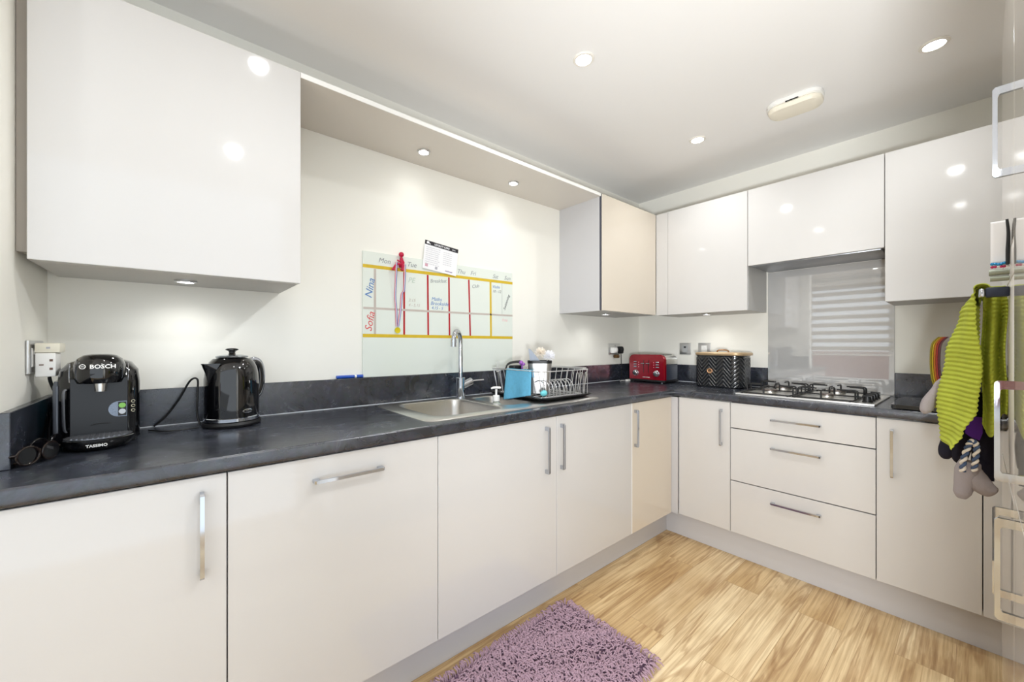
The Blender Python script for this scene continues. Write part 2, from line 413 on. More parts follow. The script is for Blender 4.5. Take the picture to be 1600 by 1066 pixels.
# silicone bead
sil = mat('sealant', (226, 230, 236), 0.35)
solo('trim_1', merge(box(BM(), WL+0.018, -0.016, -0.0185, -0.0165, W1+0.0002, W1+0.003), box(BM(), -0.0185, -0.0165, -0.925, -0.0185, W1+0.0002, W1+0.003)), sil, kind='structure')

# ------------------------------------------------------------------ wall cabinets
UF = -0.335; UZ0, UZ1 = 1.3954, 2.1085
lensd = mat('under_cabinet_lens', (255, 255, 255), 0.4, emit=((1, 0.98, 0.95), 10))
def upper(label, box_, doors, side_dark=True, lamps=()):
    x0, x1, y0, y1, z0, z1 = box_
    t = thing('wall_cabinet', label, 'cabinet', ((x0+x1)/2, (y0+y1)/2, z0))
    c = box(BM(), x0, x1, y0, y1, z0, z1)
    part('carcass', c, carc_m, t, True)
    for d in doors:
        (a0, a1, b0, b1, c0, c1, m) = d
        part('door', box(BM(), a0, a1, b0, b1, c0, c1, 0.0012, 1), m, t, True)
    return t
tl = upper('large glossy wall cabinet above the coffee machine and kettle', (-3.239, -2.640, UF+0.021, -0.001, UZ0, UZ1-0.001), [(-3.2385, -2.638, UF, UF+0.019, UZ0-0.001, UZ1, door_m)])
part('filler', box(BM(), WL+0.001, -3.2395, UF+0.03, UF+0.06, UZ0+0.02, UZ1-0.001), mat('filler_taupe', (168, 160, 150), 0.4), tl, True)
t = upper('wall cabinet left of the corner with a pale side and cream door', (-0.968, -0.3365, UF+0.021, -0.001, UZ0, UZ1-0.001), [(-0.963, -0.337, UF, UF+0.017, UZ0+0.002, UZ1, warm_m)])
part('side_panel', box(BM(), -0.975, -0.9685, UF+0.012, -0.001, UZ0, UZ1), plinth_m, t, True)
part('shadow_strip', box(BM(), -0.9715, -0.9635, UF+0.004, UF+0.0115, UZ0+0.002, UZ1), dark_gap, t, True)
t = upper('corner wall cabinet above the toaster and bread bin', (UF+0.021, -0.001, -0.916, -0.3372, UZ0, UZ1-0.001), [(UF, UF+0.019, -0.9155, -0.4245, UZ0-0.001, UZ1, door_m)])
part('corner_post', box(BM(), UF+0.002, UF+0.02, -0.4225, -0.3372, UZ0, UZ1-0.0005), door_m, t, True)
ZH = 1.6567
t = upper('shallow wall cabinet hiding the extractor above the hob', (UF+0.021, -0.001, -1.5045, -0.918, ZH+0.012, UZ1-0.001), [(UF, UF+0.019, -1.5035, -0.9185, ZH, UZ1, door_m)])
part('extractor_panel', box(BM(), UF+0.03, -0.01, -1.49, -0.93, ZH-0.004, ZH+0.0115, 0.002), mat('extractor_grey', (150, 152, 156), 0.3, 0.6), t, True)
upper('tall glossy wall cabinet right of the extractor cabinet', (UF+0.021, -0.001, -2.104, -1.507, UZ0, UZ1-0.001), [(UF, UF+0.019, -2.1025, -1.5065, UZ0-0.001, UZ1, door_m)])
upper('end glossy wall cabinet near the tall oven unit', (UF+0.021, -0.001, -2.44, -2.1055, UZ0, UZ1-0.001), [(UF, UF+0.019, -2.44, -2.1055, UZ0-0.001, UZ1, door_m)])
# bridging panel with downlights between the wall cabinets
ts = thing('bridging_panel', 'thin horizontal panel with two spotlights bridging the wall cabinets above the sink', 'panel', (-1.8, -0.17, UZ1-0.018))
part('board', box(BM(), -2.6375, -0.9755, UF+0.003, -0.001, UZ1-0.018, UZ1-0.001), mat('panel_taupe', (214, 208, 200), 0.3), ts, True)
part('edging', box(BM(), -2.6375, -0.9755, UF, UF+0.0028, UZ1-0.018, UZ1-0.0005), white, ts, True)

# ------------------------------------------------------------------ lights and lamp fittings
def spot(x, y, z, power, size=150, r=0.03, col=(1, 0.99, 0.975)):
    l = bpy.data.lights.new('spot', 'SPOT'); l.energy = power; l.spot_size = math.radians(size); l.spot_blend = 1; l.shadow_soft_size = r; l.color = col
    o = bpy.data.objects.new('spot_lamp', l); link(o); o.location = (x, y, z); return o
ringm = mat('lamp_ring_white', (236, 232, 224), 0.35)
steelr = mat('lamp_ring_steel', (206, 206, 206), 0.3, 0.8)
def fitting(name, label, z, r, loc, group=None, m=ringm):
    t = thing(name, label, 'light', loc, 0, group)
    b = BM(); lathe(b, [(r, 0), (r, -0.003), (r*0.93, -0.006), (r*0.74, -0.006), (r*0.72, -0.002), (r*0.72, 0)], n=32, cap0=False, cap1=False)
    part('trim_ring', b, m, t)
    b = BM(); lathe(b, [(r*0.71, -0.001), (r*0.71, -0.0025), (0.001, -0.0025)], n=28, cap0=True); part('lens', b, lensm, t)
    return t
dl = fitting('ceiling_downlight', 'round ceiling downlight nearest the bridging panel', H, 0.043, (-1.677, -0.764, H-0.0002))
DL = [(-0.688, -1.682, 'bright round ceiling downlight above the right-hand wall cabinets'), (-0.673, -0.775, 'round ceiling downlight nearest the corner of the two cabinet runs'),
      (-2.70, -0.77, 'round ceiling downlight above the left-hand base cabinets'), (-1.677, -1.70, 'round ceiling downlight above the tall oven unit'), (-2.70, -1.70, 'round ceiling downlight above the kitchen entrance'),
      (-4.3, -0.8, 'added living area fill downlight nearest the dividing wall'), (-4.3, -1.9, 'added living area fill downlight nearest the front wall'), (-5.3, -0.8, 'added living area fill downlight by the blind'), (-5.3, -1.9, 'added living area fill downlight by the blind and front wall')]  # living area downlights are unseen extras, added to light the room
for x, y, lb in DL: copy_thing(dl, (x, y, H-0.0002), label=lb)
PWR = 18
for x, y in [(-1.677, -0.764)]+[d[:2] for d in DL]: spot(x, y, H-0.012, 9 if (x, y) == (-2.70, -0.77) else PWR, 165)
sm = fitting('cabinet_spotlight', 'left of the two spotlights in the bridging panel', 0, 0.03, (-2.071, -0.143, UZ1-0.0182), m=steelr)
copy_thing(sm, (-1.513, -0.142, UZ1-0.0182), label='right of the two spotlights in the bridging panel')
copy_thing(sm, (-2.938, -0.15, UZ0-0.0002), label='spotlight under the large left wall cabinet above the kettle')
copy_thing(sm, (-0.726, -0.19, UZ0-0.0002), label='spotlight under the wall cabinet left of the corner')
copy_thing(sm, (-0.19, -0.62, UZ0-0.0002), label='spotlight under the corner wall cabinet above the bread bin')
spot(-2.071, -0.143, UZ1-0.03, 1.1, 140, 0.015, (1, .97, .93)); spot(-1.513, -0.142, UZ1-0.03, 1.1, 140, 0.015, (1, .97, .93))
for x, y in ((-2.938, -0.15), (-0.726, -0.19), (-0.19, -0.62)): spot(x, y, UZ0-0.012, 2.2, 150, 0.012, (1, .97, .92))
# added flash-like fill beside the camera, aimed across the room and at the ceiling
for (e, sz, d_) in ((135, 140, (2.2, 0.30, 0.10)), (95, 104, (2.1, 0.55, 1.6))):
    fl = spot(-3.0, -1.95, 1.0, e, sz, 0.09, (0.98, 0.99, 1.0)); fl.rotation_euler = Vector(d_).to_track_quat('-Z', 'Y').to_euler()
fl2 = spot(-4.2, -1.2, 0.95, 60, 150, 0.06, (1, 0.985, 0.96)); fl2.rotation_euler = (PI, 0, 0)  # unseen uplight added to brighten the living area ceiling
fc = spot(-1.95, -1.55, 2.1, 30, 62, 0.05, (0.98, 0.99, 1.0)); fc.rotation_euler = Vector((-1.3, 1.45, -1.0)).to_track_quat('-Z', 'Y').to_euler()  # unseen fill spot added to lift the left wall corner
# kitchen alarm on the ceiling
al = thing('ceiling_alarm', 'white rounded rectangular alarm on the ceiling over the hob side', 'alarm', (-0.685, -1.235, H), math.radians(3))
def layer(b, w, d, r, zs): loft(b, [rrect(0, 0, w*s, d*s, r*s, z) for s, z in zs])
b = BM(); layer(b, 0.135, 0.215, 0.048, ((0.93, -0.0005), (1, -0.006), (1, -0.022), (0.95, -0.025))); part('base', b, white, al)
b = BM(); layer(b, 0.132, 0.211, 0.048, ((0.93, -0.026), (1, -0.032), (0.98, -0.043), (0.9, -0.05), (0.6, -0.053))); part('cover', b, mat('alarm_cover', (238, 232, 216), 0.4), al)
b = box(BM(), -0.0678, -0.062, -0.025, 0.025, -0.026, -0.0235); part('vent', b, blackm, al)

# ------------------------------------------------------------------ glass splashback, whiteboard
solo('glass_splashback', box(BM(), -0.007, -0.0005, -1.508, -0.926, W1+0.0005, ZH-0.006+0.0, 0.001, 1), splashm, 'grey glass splashback behind the gas hob', 'splashback')
BX0, BX1, BZ0, BZ1 = -2.308, -1.403, ZU+0.0005, 1.6175
wb = thing('glass_whiteboard', 'glass weekly planner board with yellow and red tape leaning above the sink', 'whiteboard', ((BX0+BX1)/2, -0.008, BZ0))
part('glass', box(BM(), BX0, BX1, -0.008, -0.001, BZ0, BZ1, 0.0012, 1), boardm, wb, True)
FY = -0.0082
def strip(x0, z0, x1, z1, w, m, nm='tape_strip', y=FY, lab=None):
    a = Vector((x0, y, z0)); c = Vector((x1, y, z1)); d = (c-a).normalized(); s = Vector((-d.z, 0, d.x))*w/2
    b = BM(); loft(b, [[a-s, c-s, c+s, a+s], [p+Vector((0, -0.0004, 0)) for p in (a-s, c-s, c+s, a+s)]]); part(nm, b, m, wb, True, label=lab)
strip(BX0, 1.549, BX1, 1.557, 0.0155, yellow_t, lab='yellow top tape'); strip(BX0, 1.2295, BX1, 1.2295, 0.0155, yellow_t, lab='yellow bottom tape')
strip(-1.571, 1.548, -1.567, 1.237, 0.013, yellow_t, y=FY-0.0001, lab='yellow upright tape')
for a, z0, c, z1 in ((-2.105, 1.542, -2.105, 1.237), (-1.976, 1.543, -1.973, 1.237), (-1.85, 1.544, -1.846, 1.237), (-1.722, 1.545, -1.712, 1.237)): strip(a, z0, c, z1, 0.0095, red_t, lab='red upright tape')
strip(-2.251, 1.540, -2.251, 1.237, 0.011, grey_t, lab='faded upright tape'); strip(BX0+0.002, 1.356, BX1, 1.362, 0.010, grey_t, y=FY-0.0001, lab='faded middle tape')
strip(-1.485, 1.548, -1.485, 1.365, 0.0015, ink_grey, 'marker_line')
XR, ZUP = (1, 0, 0), (0, 0, 1)
def write(s, x, z, size, m, rot=0, shear=0.25, bold=0.0):
    a = math.radians(rot); part('handwriting', text_bm(s, size, (x, FY, z), (math.cos(a), 0, math.sin(a)), (-math.sin(a), 0, math.cos(a)), 0.0002, bold, shear), m, wb, True)
for s, x in (('Mon', -2.236), ('Tue', -2.092), ('Wed', -1.965), ('Thu', -1.80), ('Fri', -1.712), ('Sat', -1.555), ('Sun', -1.468)): write(s, x, 1.573, 0.033, ink_grey, -1)
write('Nina', -2.268, 1.40, 0.048, ink_blue, 80); write('Sofia', -2.268, 1.247, 0.048, ink_red, 80)
write('PE', -2.085, 1.495, 0.036, mat('pale_green_marker', (190, 206, 192), 0.6)); write('Breakfast', -1.962, 1.505, 0.026, ink_grey, 6)
write('3:15', -2.083, 1.40, 0.022, grey_t); write('4 - 5.15', -2.083, 1.377, 0.02, grey_t)
write('Maths', -1.955, 1.415, 0.025, ink_blue); write('Brookside', -1.96, 1.392, 0.026, ink_blue); write('4.15 - 5', -1.955, 1.37, 0.022, ink_blue)
write('Club', -1.70, 1.50, 0.026, ink_grey, 12); write('Violin', -1.558, 1.515, 0.024, ink_blue); write('10 - 12', -1.556, 1.49, 0.022, ink_dark)
write('Swimming', -1.462, 1.39, 0.024, ink_dark, 68); write('free', -1.485, 1.325, 0.026, mat('faded_red', (236, 196, 196), 0.6))
# card held on the board
ang = math.radians(-6)
cd = thing('event_card', 'white printed card with a black header strip held on the planner board', 'card', (-1.902, -0.0145, 1.636))
def card_pt(u, v, y): return Vector((u*math.cos(ang)-v*math.sin(ang), y, u*math.sin(ang)+v*math.cos(ang)))
def card_quad(u0, u1, v0, v1, y0, y1):
    b = BM(); q = [(u0, v0), (u1, v0), (u1, v1), (u0, v1)]
    loft(b, [[card_pt(u, v, y0) for u, v in q], [card_pt(u, v, y1) for u, v in q]]); return b
part('sheet', card_quad(-0.1, 0.1, -0.0725, 0.0725, 0.0, -0.0006), paper, cd)
hd = part('header', card_quad(-0.1, 0.1, 0.052, 0.0725, -0.0007, -0.0011), mat('header_black', (40, 38, 44), 0.5), cd)
cxd, cud = card_pt(1, 0, 0), card_pt(0, 1, 0)
def cwrite(s, u, v, size, m, bold=0.0, par=cd, y=-0.0012): part('lettering', text_bm(s, size, card_pt(u, v, y), cxd, cud, 0.0001, bold, lift=0.0002), m, par)
cwrite('LOYALTY CARD', -0.045, 0.0575, 0.0125, paper, 0.0004, cd); cwrite('24 hrs', 0.062, 0.0585, 0.008, paper, 0.0002, cd)
b = BM(); ball(b, card_pt(-0.083, 0.063, -0.0015), 0.0065, (1.2, 0.1, 1)); rod(b, card_pt(-0.08, 0.061, -0.0015), card_pt(-0.068, 0.057, -0.0015), 0.0022); part('emblem', b, paper, cd)
tiny = mat('print_grey', (176, 176, 184), 0.7)
for k in range(9): cwrite(random.choice(['name and address of holder', 'collect a stamp with each visit', 'terms apply please ask at desk', 'valid for one year from issue']), -0.09, 0.038-0.0105*k, 0.0068, tiny, y=-0.0008)
for k in range(7): cwrite(random.choice(['one two three four', 'stamps here please', 'present this card']), 0.012, 0.034-0.0105*k, 0.0068, tiny, y=-0.0008)
cwrite('clubhouse', 0.03, -0.062, 0.011, mat('print_purple', (120, 90, 150), 0.6), 0.0002, y=-0.0008)
b = card_quad(-0.088, -0.072, -0.06, -0.045, -0.0008, -0.001); part('stamp', b, mat('print_rose', (206, 160, 175), 0.6), cd)
part('stamp', card_quad(-0.03, -0.016, -0.064, -0.05, -0.0008, -0.001), tiny, cd)
# red bendy figure magnet sitting on the tape, medal on its ribbon
redp = mat('red_figure', (190, 22, 66), 0.35)
fg = BM()
fx, fz, fy = -2.126, 1.566, -0.0215
ball(fg, (fx, fy, fz+0.056), 0.0125); tube(fg, [(fx, fy, fz+0.046), (fx+0.001, fy, fz+0.034), (fx+0.002, fy, fz+0.018), (fx+0.003, fy, fz+0.002)], [0.004, 0.0085, 0.0085, 0.0095], 12, 4)
tube(fg, [(fx+0.001, fy, fz+0.034), (fx-0.012, fy-0.006, fz+0.022), (fx-0.024, fy-0.006, fz+0.026)], 0.0036, 8, 4)
tube(fg, [(fx+0.003, fy, fz+0.034), (fx+0.010, fy-0.007, fz+0.018), (fx+0.004, fy-0.009, fz+0.008)], 0.0036, 8, 4)
tube(fg, [(fx+0.002, fy, fz+0.004), (fx-0.022, fy-0.008, fz+0.008), (fx-0.038, fy-0.009, fz-0.008), (fx-0.044, fy-0.009, fz-0.020)], [0.0065, 0.006, 0.005, 0.0055], 10, 4)
tube(fg, [(fx+0.004, fy, fz+0.004), (fx+0.001, fy-0.014, fz+0.004), (fx-0.001, fy-0.014, fz-0.018)], [0.0065, 0.006, 0.0055], 10, 4)
ball(fg, (fx-0.046, fy-0.009, fz-0.022), 0.0075, (1.2, 1, 0.7)); ball(fg, (fx-0.003, fy-0.015, fz-0.020), 0.0075, (1.2, 1, 0.7))
box(fg, fx-0.008, fx+0.014, fy+0.006, FY-0.0006, fz-0.006, fz+0.014, 0.002)
solo('magnet_figure', fg, redp, 'small red bendy figure magnet sitting on the yellow tape', 'figurine')
md = thing('medal', 'gold medal on a red white and blue ribbon hanging from the red figure', 'medal', (-2.14, -0.012, 1.242))
def ribbon(pts, w, parent, m, dx):
    b = BM(); P = catmull(pts, 6); rings = []
    for i, p in enumerate(P):
        s = Vector((1, 0, 0)); rings.append([p+s*(dx-w/2), p+s*(dx+w/2), p+s*(dx+w/2)+Vector((0, -0.0006, 0)), p+s*(dx-w/2)+Vector((0, -0.0006, 0))])
    loft(b, rings); part('ribbon', b, m, parent, True)
rr = mat('ribbon_red', (206, 92, 112), 0.6); rw = mat('ribbon_white', (232, 228, 240), 0.6); rb = mat('ribbon_blue', (82, 92, 168), 0.6)
L1 = [(-2.158, -0.036, 1.578), (-2.158, -0.030, 1.50), (-2.156, -0.018, 1.42), (-2.149, -0.013, 1.36), (-2.145, -0.012, 1.275)]
L2 = [(-2.116, -0.040, 1.573), (-2.112, -0.030, 1.52), (-2.110, -0.016, 1.45), (-2.119, -0.013, 1.435), (-2.124, -0.012, 1.37), (-2.138, -0.012, 1.275)]
for P in (L1, L2):
    for k, m in enumerate((rr, rw, rb)): ribbon(P, 0.0032, md, m, (k-1)*0.0033)
b = BM(); lathe(b, [(0.0145, -0.0012), (0.0145, 0.0012), (0.012, 0.0008), (0.0001, 0.0008)], n=28, M=Matrix.Translation((-2.141, -0.0125, 1.257)) @ Matrix.Rotation(PI/2, 4, 'X'))
part('disc', b, mat('medal_gold', (226, 206, 40), 0.35, 0.3), md, True)
b = BM(); tube(b, [(-2.141+0.0035*math.cos(a), -0.0125, 1.274+0.0035*math.sin(a)) for a in [k*PI/6 for k in range(13)]], 0.0008, 6); part('ring', b, chrome, md, True)
# marker pen on the upstand
pn = thing('marker_pen', 'blue whiteboard marker pen lying on the upstand left of the planner board', 'pen', (-2.366, -0.0085, ZU+0.0078))
blueP = mat('pen_blue', (30, 78, 178), 0.3)
def xrod(x0, x1, r): b = BM(); rod(b, (x0, 0, 0), (x1, 0, 0), r, 14); return b
part('barrel', xrod(-0.058, 0.02, 0.0072), blueP, pn); part('band', xrod(0.0205, 0.029, 0.0072), white, pn); part('cap', xrod(0.0295, 0.058, 0.0075), blueP, pn)

# ------------------------------------------------------------------ sink, tap, soap
sk = thing('sink', 'stainless steel one and a half bowl inset sink with drainer', 'sink', (-1.765, -0.303, W1))
S0, S1, T0, T1 = -2.272, -1.256, -0.548, -0.058
ZD = W1+0.0045
b = BM()
def ring_verts(pts): return [b.verts.new(p) for p in pts]
def ring_edges(vs): return [b.edges.new((vs[i], vs[(i+1) % len(vs)])) for i in range(len(vs))]
outer = ring_verts(rrect((S0+S1)/2, (T0+T1)/2, S1-S0-0.012, T1-T0-0.012, 0.035, ZD))
big = (-2.030, -0.300, 0.335, 0.375); small = (-1.730, -0.290, 0.165, 0.30)
h1 = ring_verts(rrect(big[0], big[1], big[2]+0.014, big[3]+0.014, 0.06, ZD)); h2 = ring_verts(rrect(small[0], small[1], small[2]+0.014, small[3]+0.014, 0.05, ZD))
es = ring_edges(outer)+ring_edges(h1)+ring_edges(h2)
bmesh.ops.triangle_fill(b, edges=es, use_beauty=True)
loft_o = rrect((S0+S1)/2, (T0+T1)/2, S1-S0, T1-T0, 0.04, W1+0.0005)
ov = [b.verts.new(p) for p in loft_o]
for i in range(len(ov)): j = (i+1) % len(ov); b.faces.new((outer[i], outer[j], ov[j], ov[i]))
part('rim', b, steel, sk, True)
def bowl(bx, by, w, d, dep, r):
    b = BM(); rings = [rrect(bx, by, w+0.014, d+0.014, r, ZD), rrect(bx, by, w+0.004, d+0.004, r*0.95, ZD-0.003), rrect(bx, by, w-0.004, d-0.004, r*0.9, ZD-0.02), rrect(bx, by, w-0.02, d-0.02, r*0.85, ZD-dep+0.03), rrect(bx, by, w-0.05, d-0.05, r*0.7, ZD-dep+0.004), rrect(bx, by, w-0.12, d-0.12, r*0.4, ZD-dep)]
    loft(b, rings, cap0=False, cap1=True); o = part('bowl', b, steel_b, sk, True)
    b = BM(); lathe(b, [(0.042, ZD-dep+0.0005), (0.04, ZD-dep+0.003), (0.03, ZD-dep+0.002), (0.012, ZD-dep+0.003), (0.001, ZD-dep+0.004)], (bx, by)); part('drain', b, chrome, o, True)
bowl(*big, 0.16, 0.06); bowl(*small, 0.12, 0.05)
b = BM()
for k in range(7):
    y = -0.46+k*0.055; box(b, -1.61, -1.30, y-0.006, y+0.006, ZD+0.0002, ZD+0.0022, 0.001, 1)
part('drainer_ribs', b, steel, sk, True)

tp = thing('mixer_tap', 'tall chrome single lever mixer tap with a hooked spout behind the sink', 'tap', (-1.826, -0.083, ZD))
b = BM(); lathe(b, [(0.0265, 0.0), (0.0265, 0.003), (0.0235, 0.004), (0.0235, 0.098), (0.0245, 0.0985), (0.0245, 0.1015), (0.022, 0.103), (0.0125, 0.103)], n=32, cap1=True); part('body', b, chrome, tp)
b = BM()
d = Vector((-0.80, -0.60, 0)).normalized()
pts = [Vector((0, 0, 0.103)), Vector((0, 0, 0.17)), Vector((0, 0, 0.255)), Vector((0, 0, 0.30))+d*0.004, Vector((0, 0, 0.330))+d*0.024, Vector((0, 0, 0.341))+d*0.052, Vector((0, 0, 0.333))+d*0.080, Vector((0, 0, 0.308))+d*0.098, Vector((0, 0, 0.292))+d*0.101]
tube(b, pts, 0.0115, 20, 6); part('spout', b, chrome, tp)
b = BM(); tube(b, [Vector((0, 0, 0.298))+d*0.1005, Vector((0, 0, 0.262))+d*0.104], 0.0148, 20); part('nozzle', b, chrome, tp)
b = BM(); e = Vector((0.90, -0.25, 0.42)).normalized()
tube(b, [Vector((0, 0, 0.055))+e*0.015, Vector((0, 0, 0.055))+e*0.066, Vector((0, 0, 0.055))+e*0.071], [0.0195, 0.0195, 0.016], 20); part('lever_hub', b, chrome, tp)
b = BM(); q = Vector((0, 0, 0.055))+e*0.069; rod(b, q, q+Vector((0.062, -0.02, 0.004)), 0.0038, 10); part('lever', b, chrome, tp)

# soap bottle standing in the small bowl
sp = thing('soap_dispenser', 'clear pump bottle of hand soap standing in the small sink bowl', 'soap bottle', (-1.775, -0.315, ZD-0.12+0.001))
clearp = mat('clear_bottle', (222, 232, 222), 0.08, trans=0.55, alpha=1, ior=1.3)
b = BM(); lathe(b, [(0.026, 0), (0.03, 0.004), (0.031, 0.06), (0.03, 0.09), (0.024, 0.108), (0.013, 0.118), (0.012, 0.124)], n=28); part('bottle', b, clearp, sp)
b = BM(); lathe(b, [(0.0305, 0.025), (0.0318, 0.026), (0.0318, 0.075), (0.0305, 0.076)], n=28, cap0=False, cap1=False); part('label_band', b, mat('soap_label', (196, 208, 150), 0.5, noise=(60, 0.25)), sp)
b = BM(); lathe(b, [(0.0165, 0.122), (0.0165, 0.146), (0.014, 0.149), (0.005, 0.149), (0.005, 0.178), (0.0001, 0.178)], n=24); part('collar', b, white, sp)
b = BM(); tube(b, [(-0.022, 0.012, 0.181), (-0.012, 0.006, 0.185), (0.006, -0.003, 0.185), (0.02, -0.01, 0.184)], [0.004, 0.0055, 0.006, 0.005], 10, 3); part('pump_head', b, white, sp)

# ------------------------------------------------------------------ dish rack group
tr = BM()
tx, ty, tw, td = -1.452, -0.288, 0.395, 0.43
zt = ZD+0.003
loft(tr, [rrect(tx, ty, tw-0.05, td-0.05, 0.03, zt), rrect(tx, ty, tw-0.01, td-0.01, 0.035, zt+0.011), rrect(tx, ty, tw, td, 0.04, zt+0.016), rrect(tx, ty, tw-0.012, td-0.012, 0.035, zt+0.016), rrect(tx, ty, tw-0.03, td-0.03, 0.03, zt+0.008), rrect(tx, ty, tw-0.08, td-0.08, 0.02, zt+0.0045)])
dt = solo('drip_tray', tr, blackm, 'black plastic drip tray under the dish rack on the drainer', 'tray')
wire = mat('rack_wire', (226, 226, 228), 0.3, 0.85)
rk = thing('dish_rack', 'silver wire dish rack standing in the black drip tray', 'dish rack', (tx, ty, zt+0.01))
RX0, RX1, RY0, RY1 = tx-0.185, tx+0.18, ty-0.195, ty+0.19     # rim
bx0, bx1, by0, by1 = RX0+0.03, RX1-0.03, RY0+0.022, RY1-0.022
zr, zb = 1.058, zt+0.0125
b = BM()
rim = rrect((RX0+RX1)/2, (RY0+RY1)/2, RX1-RX0, RY1-RY0, 0.03, zr, 4); tube(b, rim+[rim[0]], 0.0026, 8)
for y in (RY0+0.05, RY1-0.05): tube(b, [(RX0-0.028, y, zr+0.004), (RX0, y, zr+0.001)], 0.0024, 6); tube(b, [(RX1+0.03, y, zr+0.004), (RX1, y, zr+0.001)], 0.0024, 6)
tube(b, [(RX0-0.028, RY0+0.05, zr+0.004), (RX0-0.028, RY1-0.05, zr+0.004)], 0.0024, 6); tube(b, [(RX1+0.03, RY0+0.05, zr+0.004), (RX1+0.03, RY1-0.05, zr+0.004)], 0.0024, 6)
part('rim_wire', b, wire, rk, True)
b = BM()
base = rrect((bx0+bx1)/2, (by0+by1)/2, bx1-bx0, by1-by0, 0.02, zb, 3); tube(b, base+[base[0]], 0.0022, 6)
for k in range(7): y = by0+0.02+k*(by1-by0-0.04)/6; rod(b, (bx0, y, zb), (bx1, y, zb), 0.0016, 6)
part('base_wires', b, wire, rk, True)
b = BM(); n = 8
for k in range(n+1):
    f = k/n
    xa, xb = RX0+0.02+f*(RX1-RX0-0.04), bx0+f*(bx1-bx0)
    for ya, yb in ((RY0, by0), (RY1, by1)): rod(b, (xa, ya, zr), (xb, yb, zb), 0.0017, 6)
for k in range(n+1):
    f = k/n
    ya, yb = RY0+0.02+f*(RY1-RY0-0.04), by0+f*(by1-by0)
    for xa, xb in ((RX0, bx0), (RX1, bx1)): rod(b, (xa, ya, zr), (xb, yb, zb), 0.0017, 6)
part('side_wires', b, wire, rk, True)
b = BM()
for k in range(9):       # plate hoops
    x = bx0+0.055+k*0.026
    P = [(x, by0+0.03, zb), (x, by0+0.032, zb+0.035), (x+0.006, by0+0.055, zb+0.066), (x+0.008, by0+0.09, zb+0.074), (x+0.006, by0+0.125, zb+0.055), (x, by0+0.145, zb)]
    tube(b, P, 0.0024, 6, 4)
for k in range(3):       # cup hoops on the right
    x = RX1-0.11+k*0.035
    P = [(x, RY0+0.006, zb), (x+0.002, RY0+0.004, zr-0.03), (x+0.012, RY0+0.004, zr-0.016), (x+0.022, RY0+0.004, zr-0.03), (x+0.024, RY0+0.006, zb)]
    tube(b, P, 0.0016, 6, 4)
part('plate_hoops', b, wire, rk, True)
# blue cloth over the left end
def cloth_from(fn, nu, nv, name, m, label, cat, thick=0.0018, parent=None, partof=None):
    b = BM(); g = [[b.verts.new(fn(i/(nu-1), j/(nv-1))) for i in range(nu)] for j in range(nv)]
    uvl = b.loops.layers.uv.new('UVMap')
    for j in range(nv-1):
        for i in range(nu-1):
            f = b.faces.new((g[j][i], g[j][i+1], g[j+1][i+1], g[j+1][i]))
            for lp, (a, c) in zip(f.loops, ((i, j), (i+1, j), (i+1, j+1), (i, j+1))): lp[uvl].uv = (a/(nu-1), c/(nv-1))
    for f in b.faces: f.smooth = True
    if partof is not None: o = part(name, b, m, partof, True, norm=False)
    else: o = solo(name, b, m, label, cat, sharp=3.2)
    md_ = o.modifiers.new('thickness', 'SOLIDIFY'); md_.thickness = thick; md_.offset = 0
    return o
cb = mat('blue_microfibre', (112, 184, 218), 0.95, spec=0.1, noise=(70, 0.16), bump=(260, 0.9))
def cfn(u, v):
    # u along the rim (rear to front), v from the inside over the wire to the outer hem
    ang_ = v*1.0; y = -0.235-u*0.185
    L = 0.035+0.125*(1-0.22*u)-0.012*u
    s = v*(0.045+L)
    wv = 0.004*math.sin(u*9+1)
    if s < 0.035: x = RX0+0.0045+0.0015+(0.035-s)*0.25; z = zr+0.004-(0.035-s)
    elif s < 0.047: a = (s-0.035)/0.012*PI; x = RX0+0.0065*math.cos(a); z = zr+0.0035+0.003*math.sin(a)
    else: q = s-0.047; x = RX0-0.0065-0.07*q-wv*q*9; z = zr+0.0035-q
    return Vector((x-0.016*u*0, y-0.05*max(0, s-0.05)*(u-0.5)*1.2, z))
cloth_from(cfn, 26, 40, 'dish_cloth', cb, 'blue microfibre cloth hanging over the dish rack rim', 'cloth')
# steel cutlery caddy with brushes in it
cx, cy = -1.50, -0.335
cz0 = zb+0.003
cad = thing('utensil_caddy', 'brushed steel caddy with a black rim standing in the dish rack', 'caddy', (cx, cy, cz0), math.radians(-45))
b = BM(); loft(b, [rrect(0, 0, 0.098, 0.072, 0.022, 0.0), rrect(0, 0, 0.106, 0.078, 0.024, 0.004), rrect(0, 0, 0.122, 0.09, 0.028, 0.158), rrect(0, 0, 0.118, 0.086, 0.026, 0.158), rrect(0, 0, 0.10, 0.072, 0.022, 0.012)]); part('body', b, mat('caddy_steel', (182, 180, 178), 0.3, 0.85), cad)
b = BM(); loft(b, [rrect(0, 0, 0.125, 0.093, 0.03, 0.158), rrect(0, 0, 0.1265, 0.0945, 0.03, 0.172), rrect(0, 0, 0.115, 0.083, 0.026, 0.172), rrect(0, 0, 0.115, 0.083, 0.026, 0.158)]); part('rim', b, blackm, cad)
M0 = wm(cad)
def cadp(x, y, z): return M0 @ Vector((x, y, z))
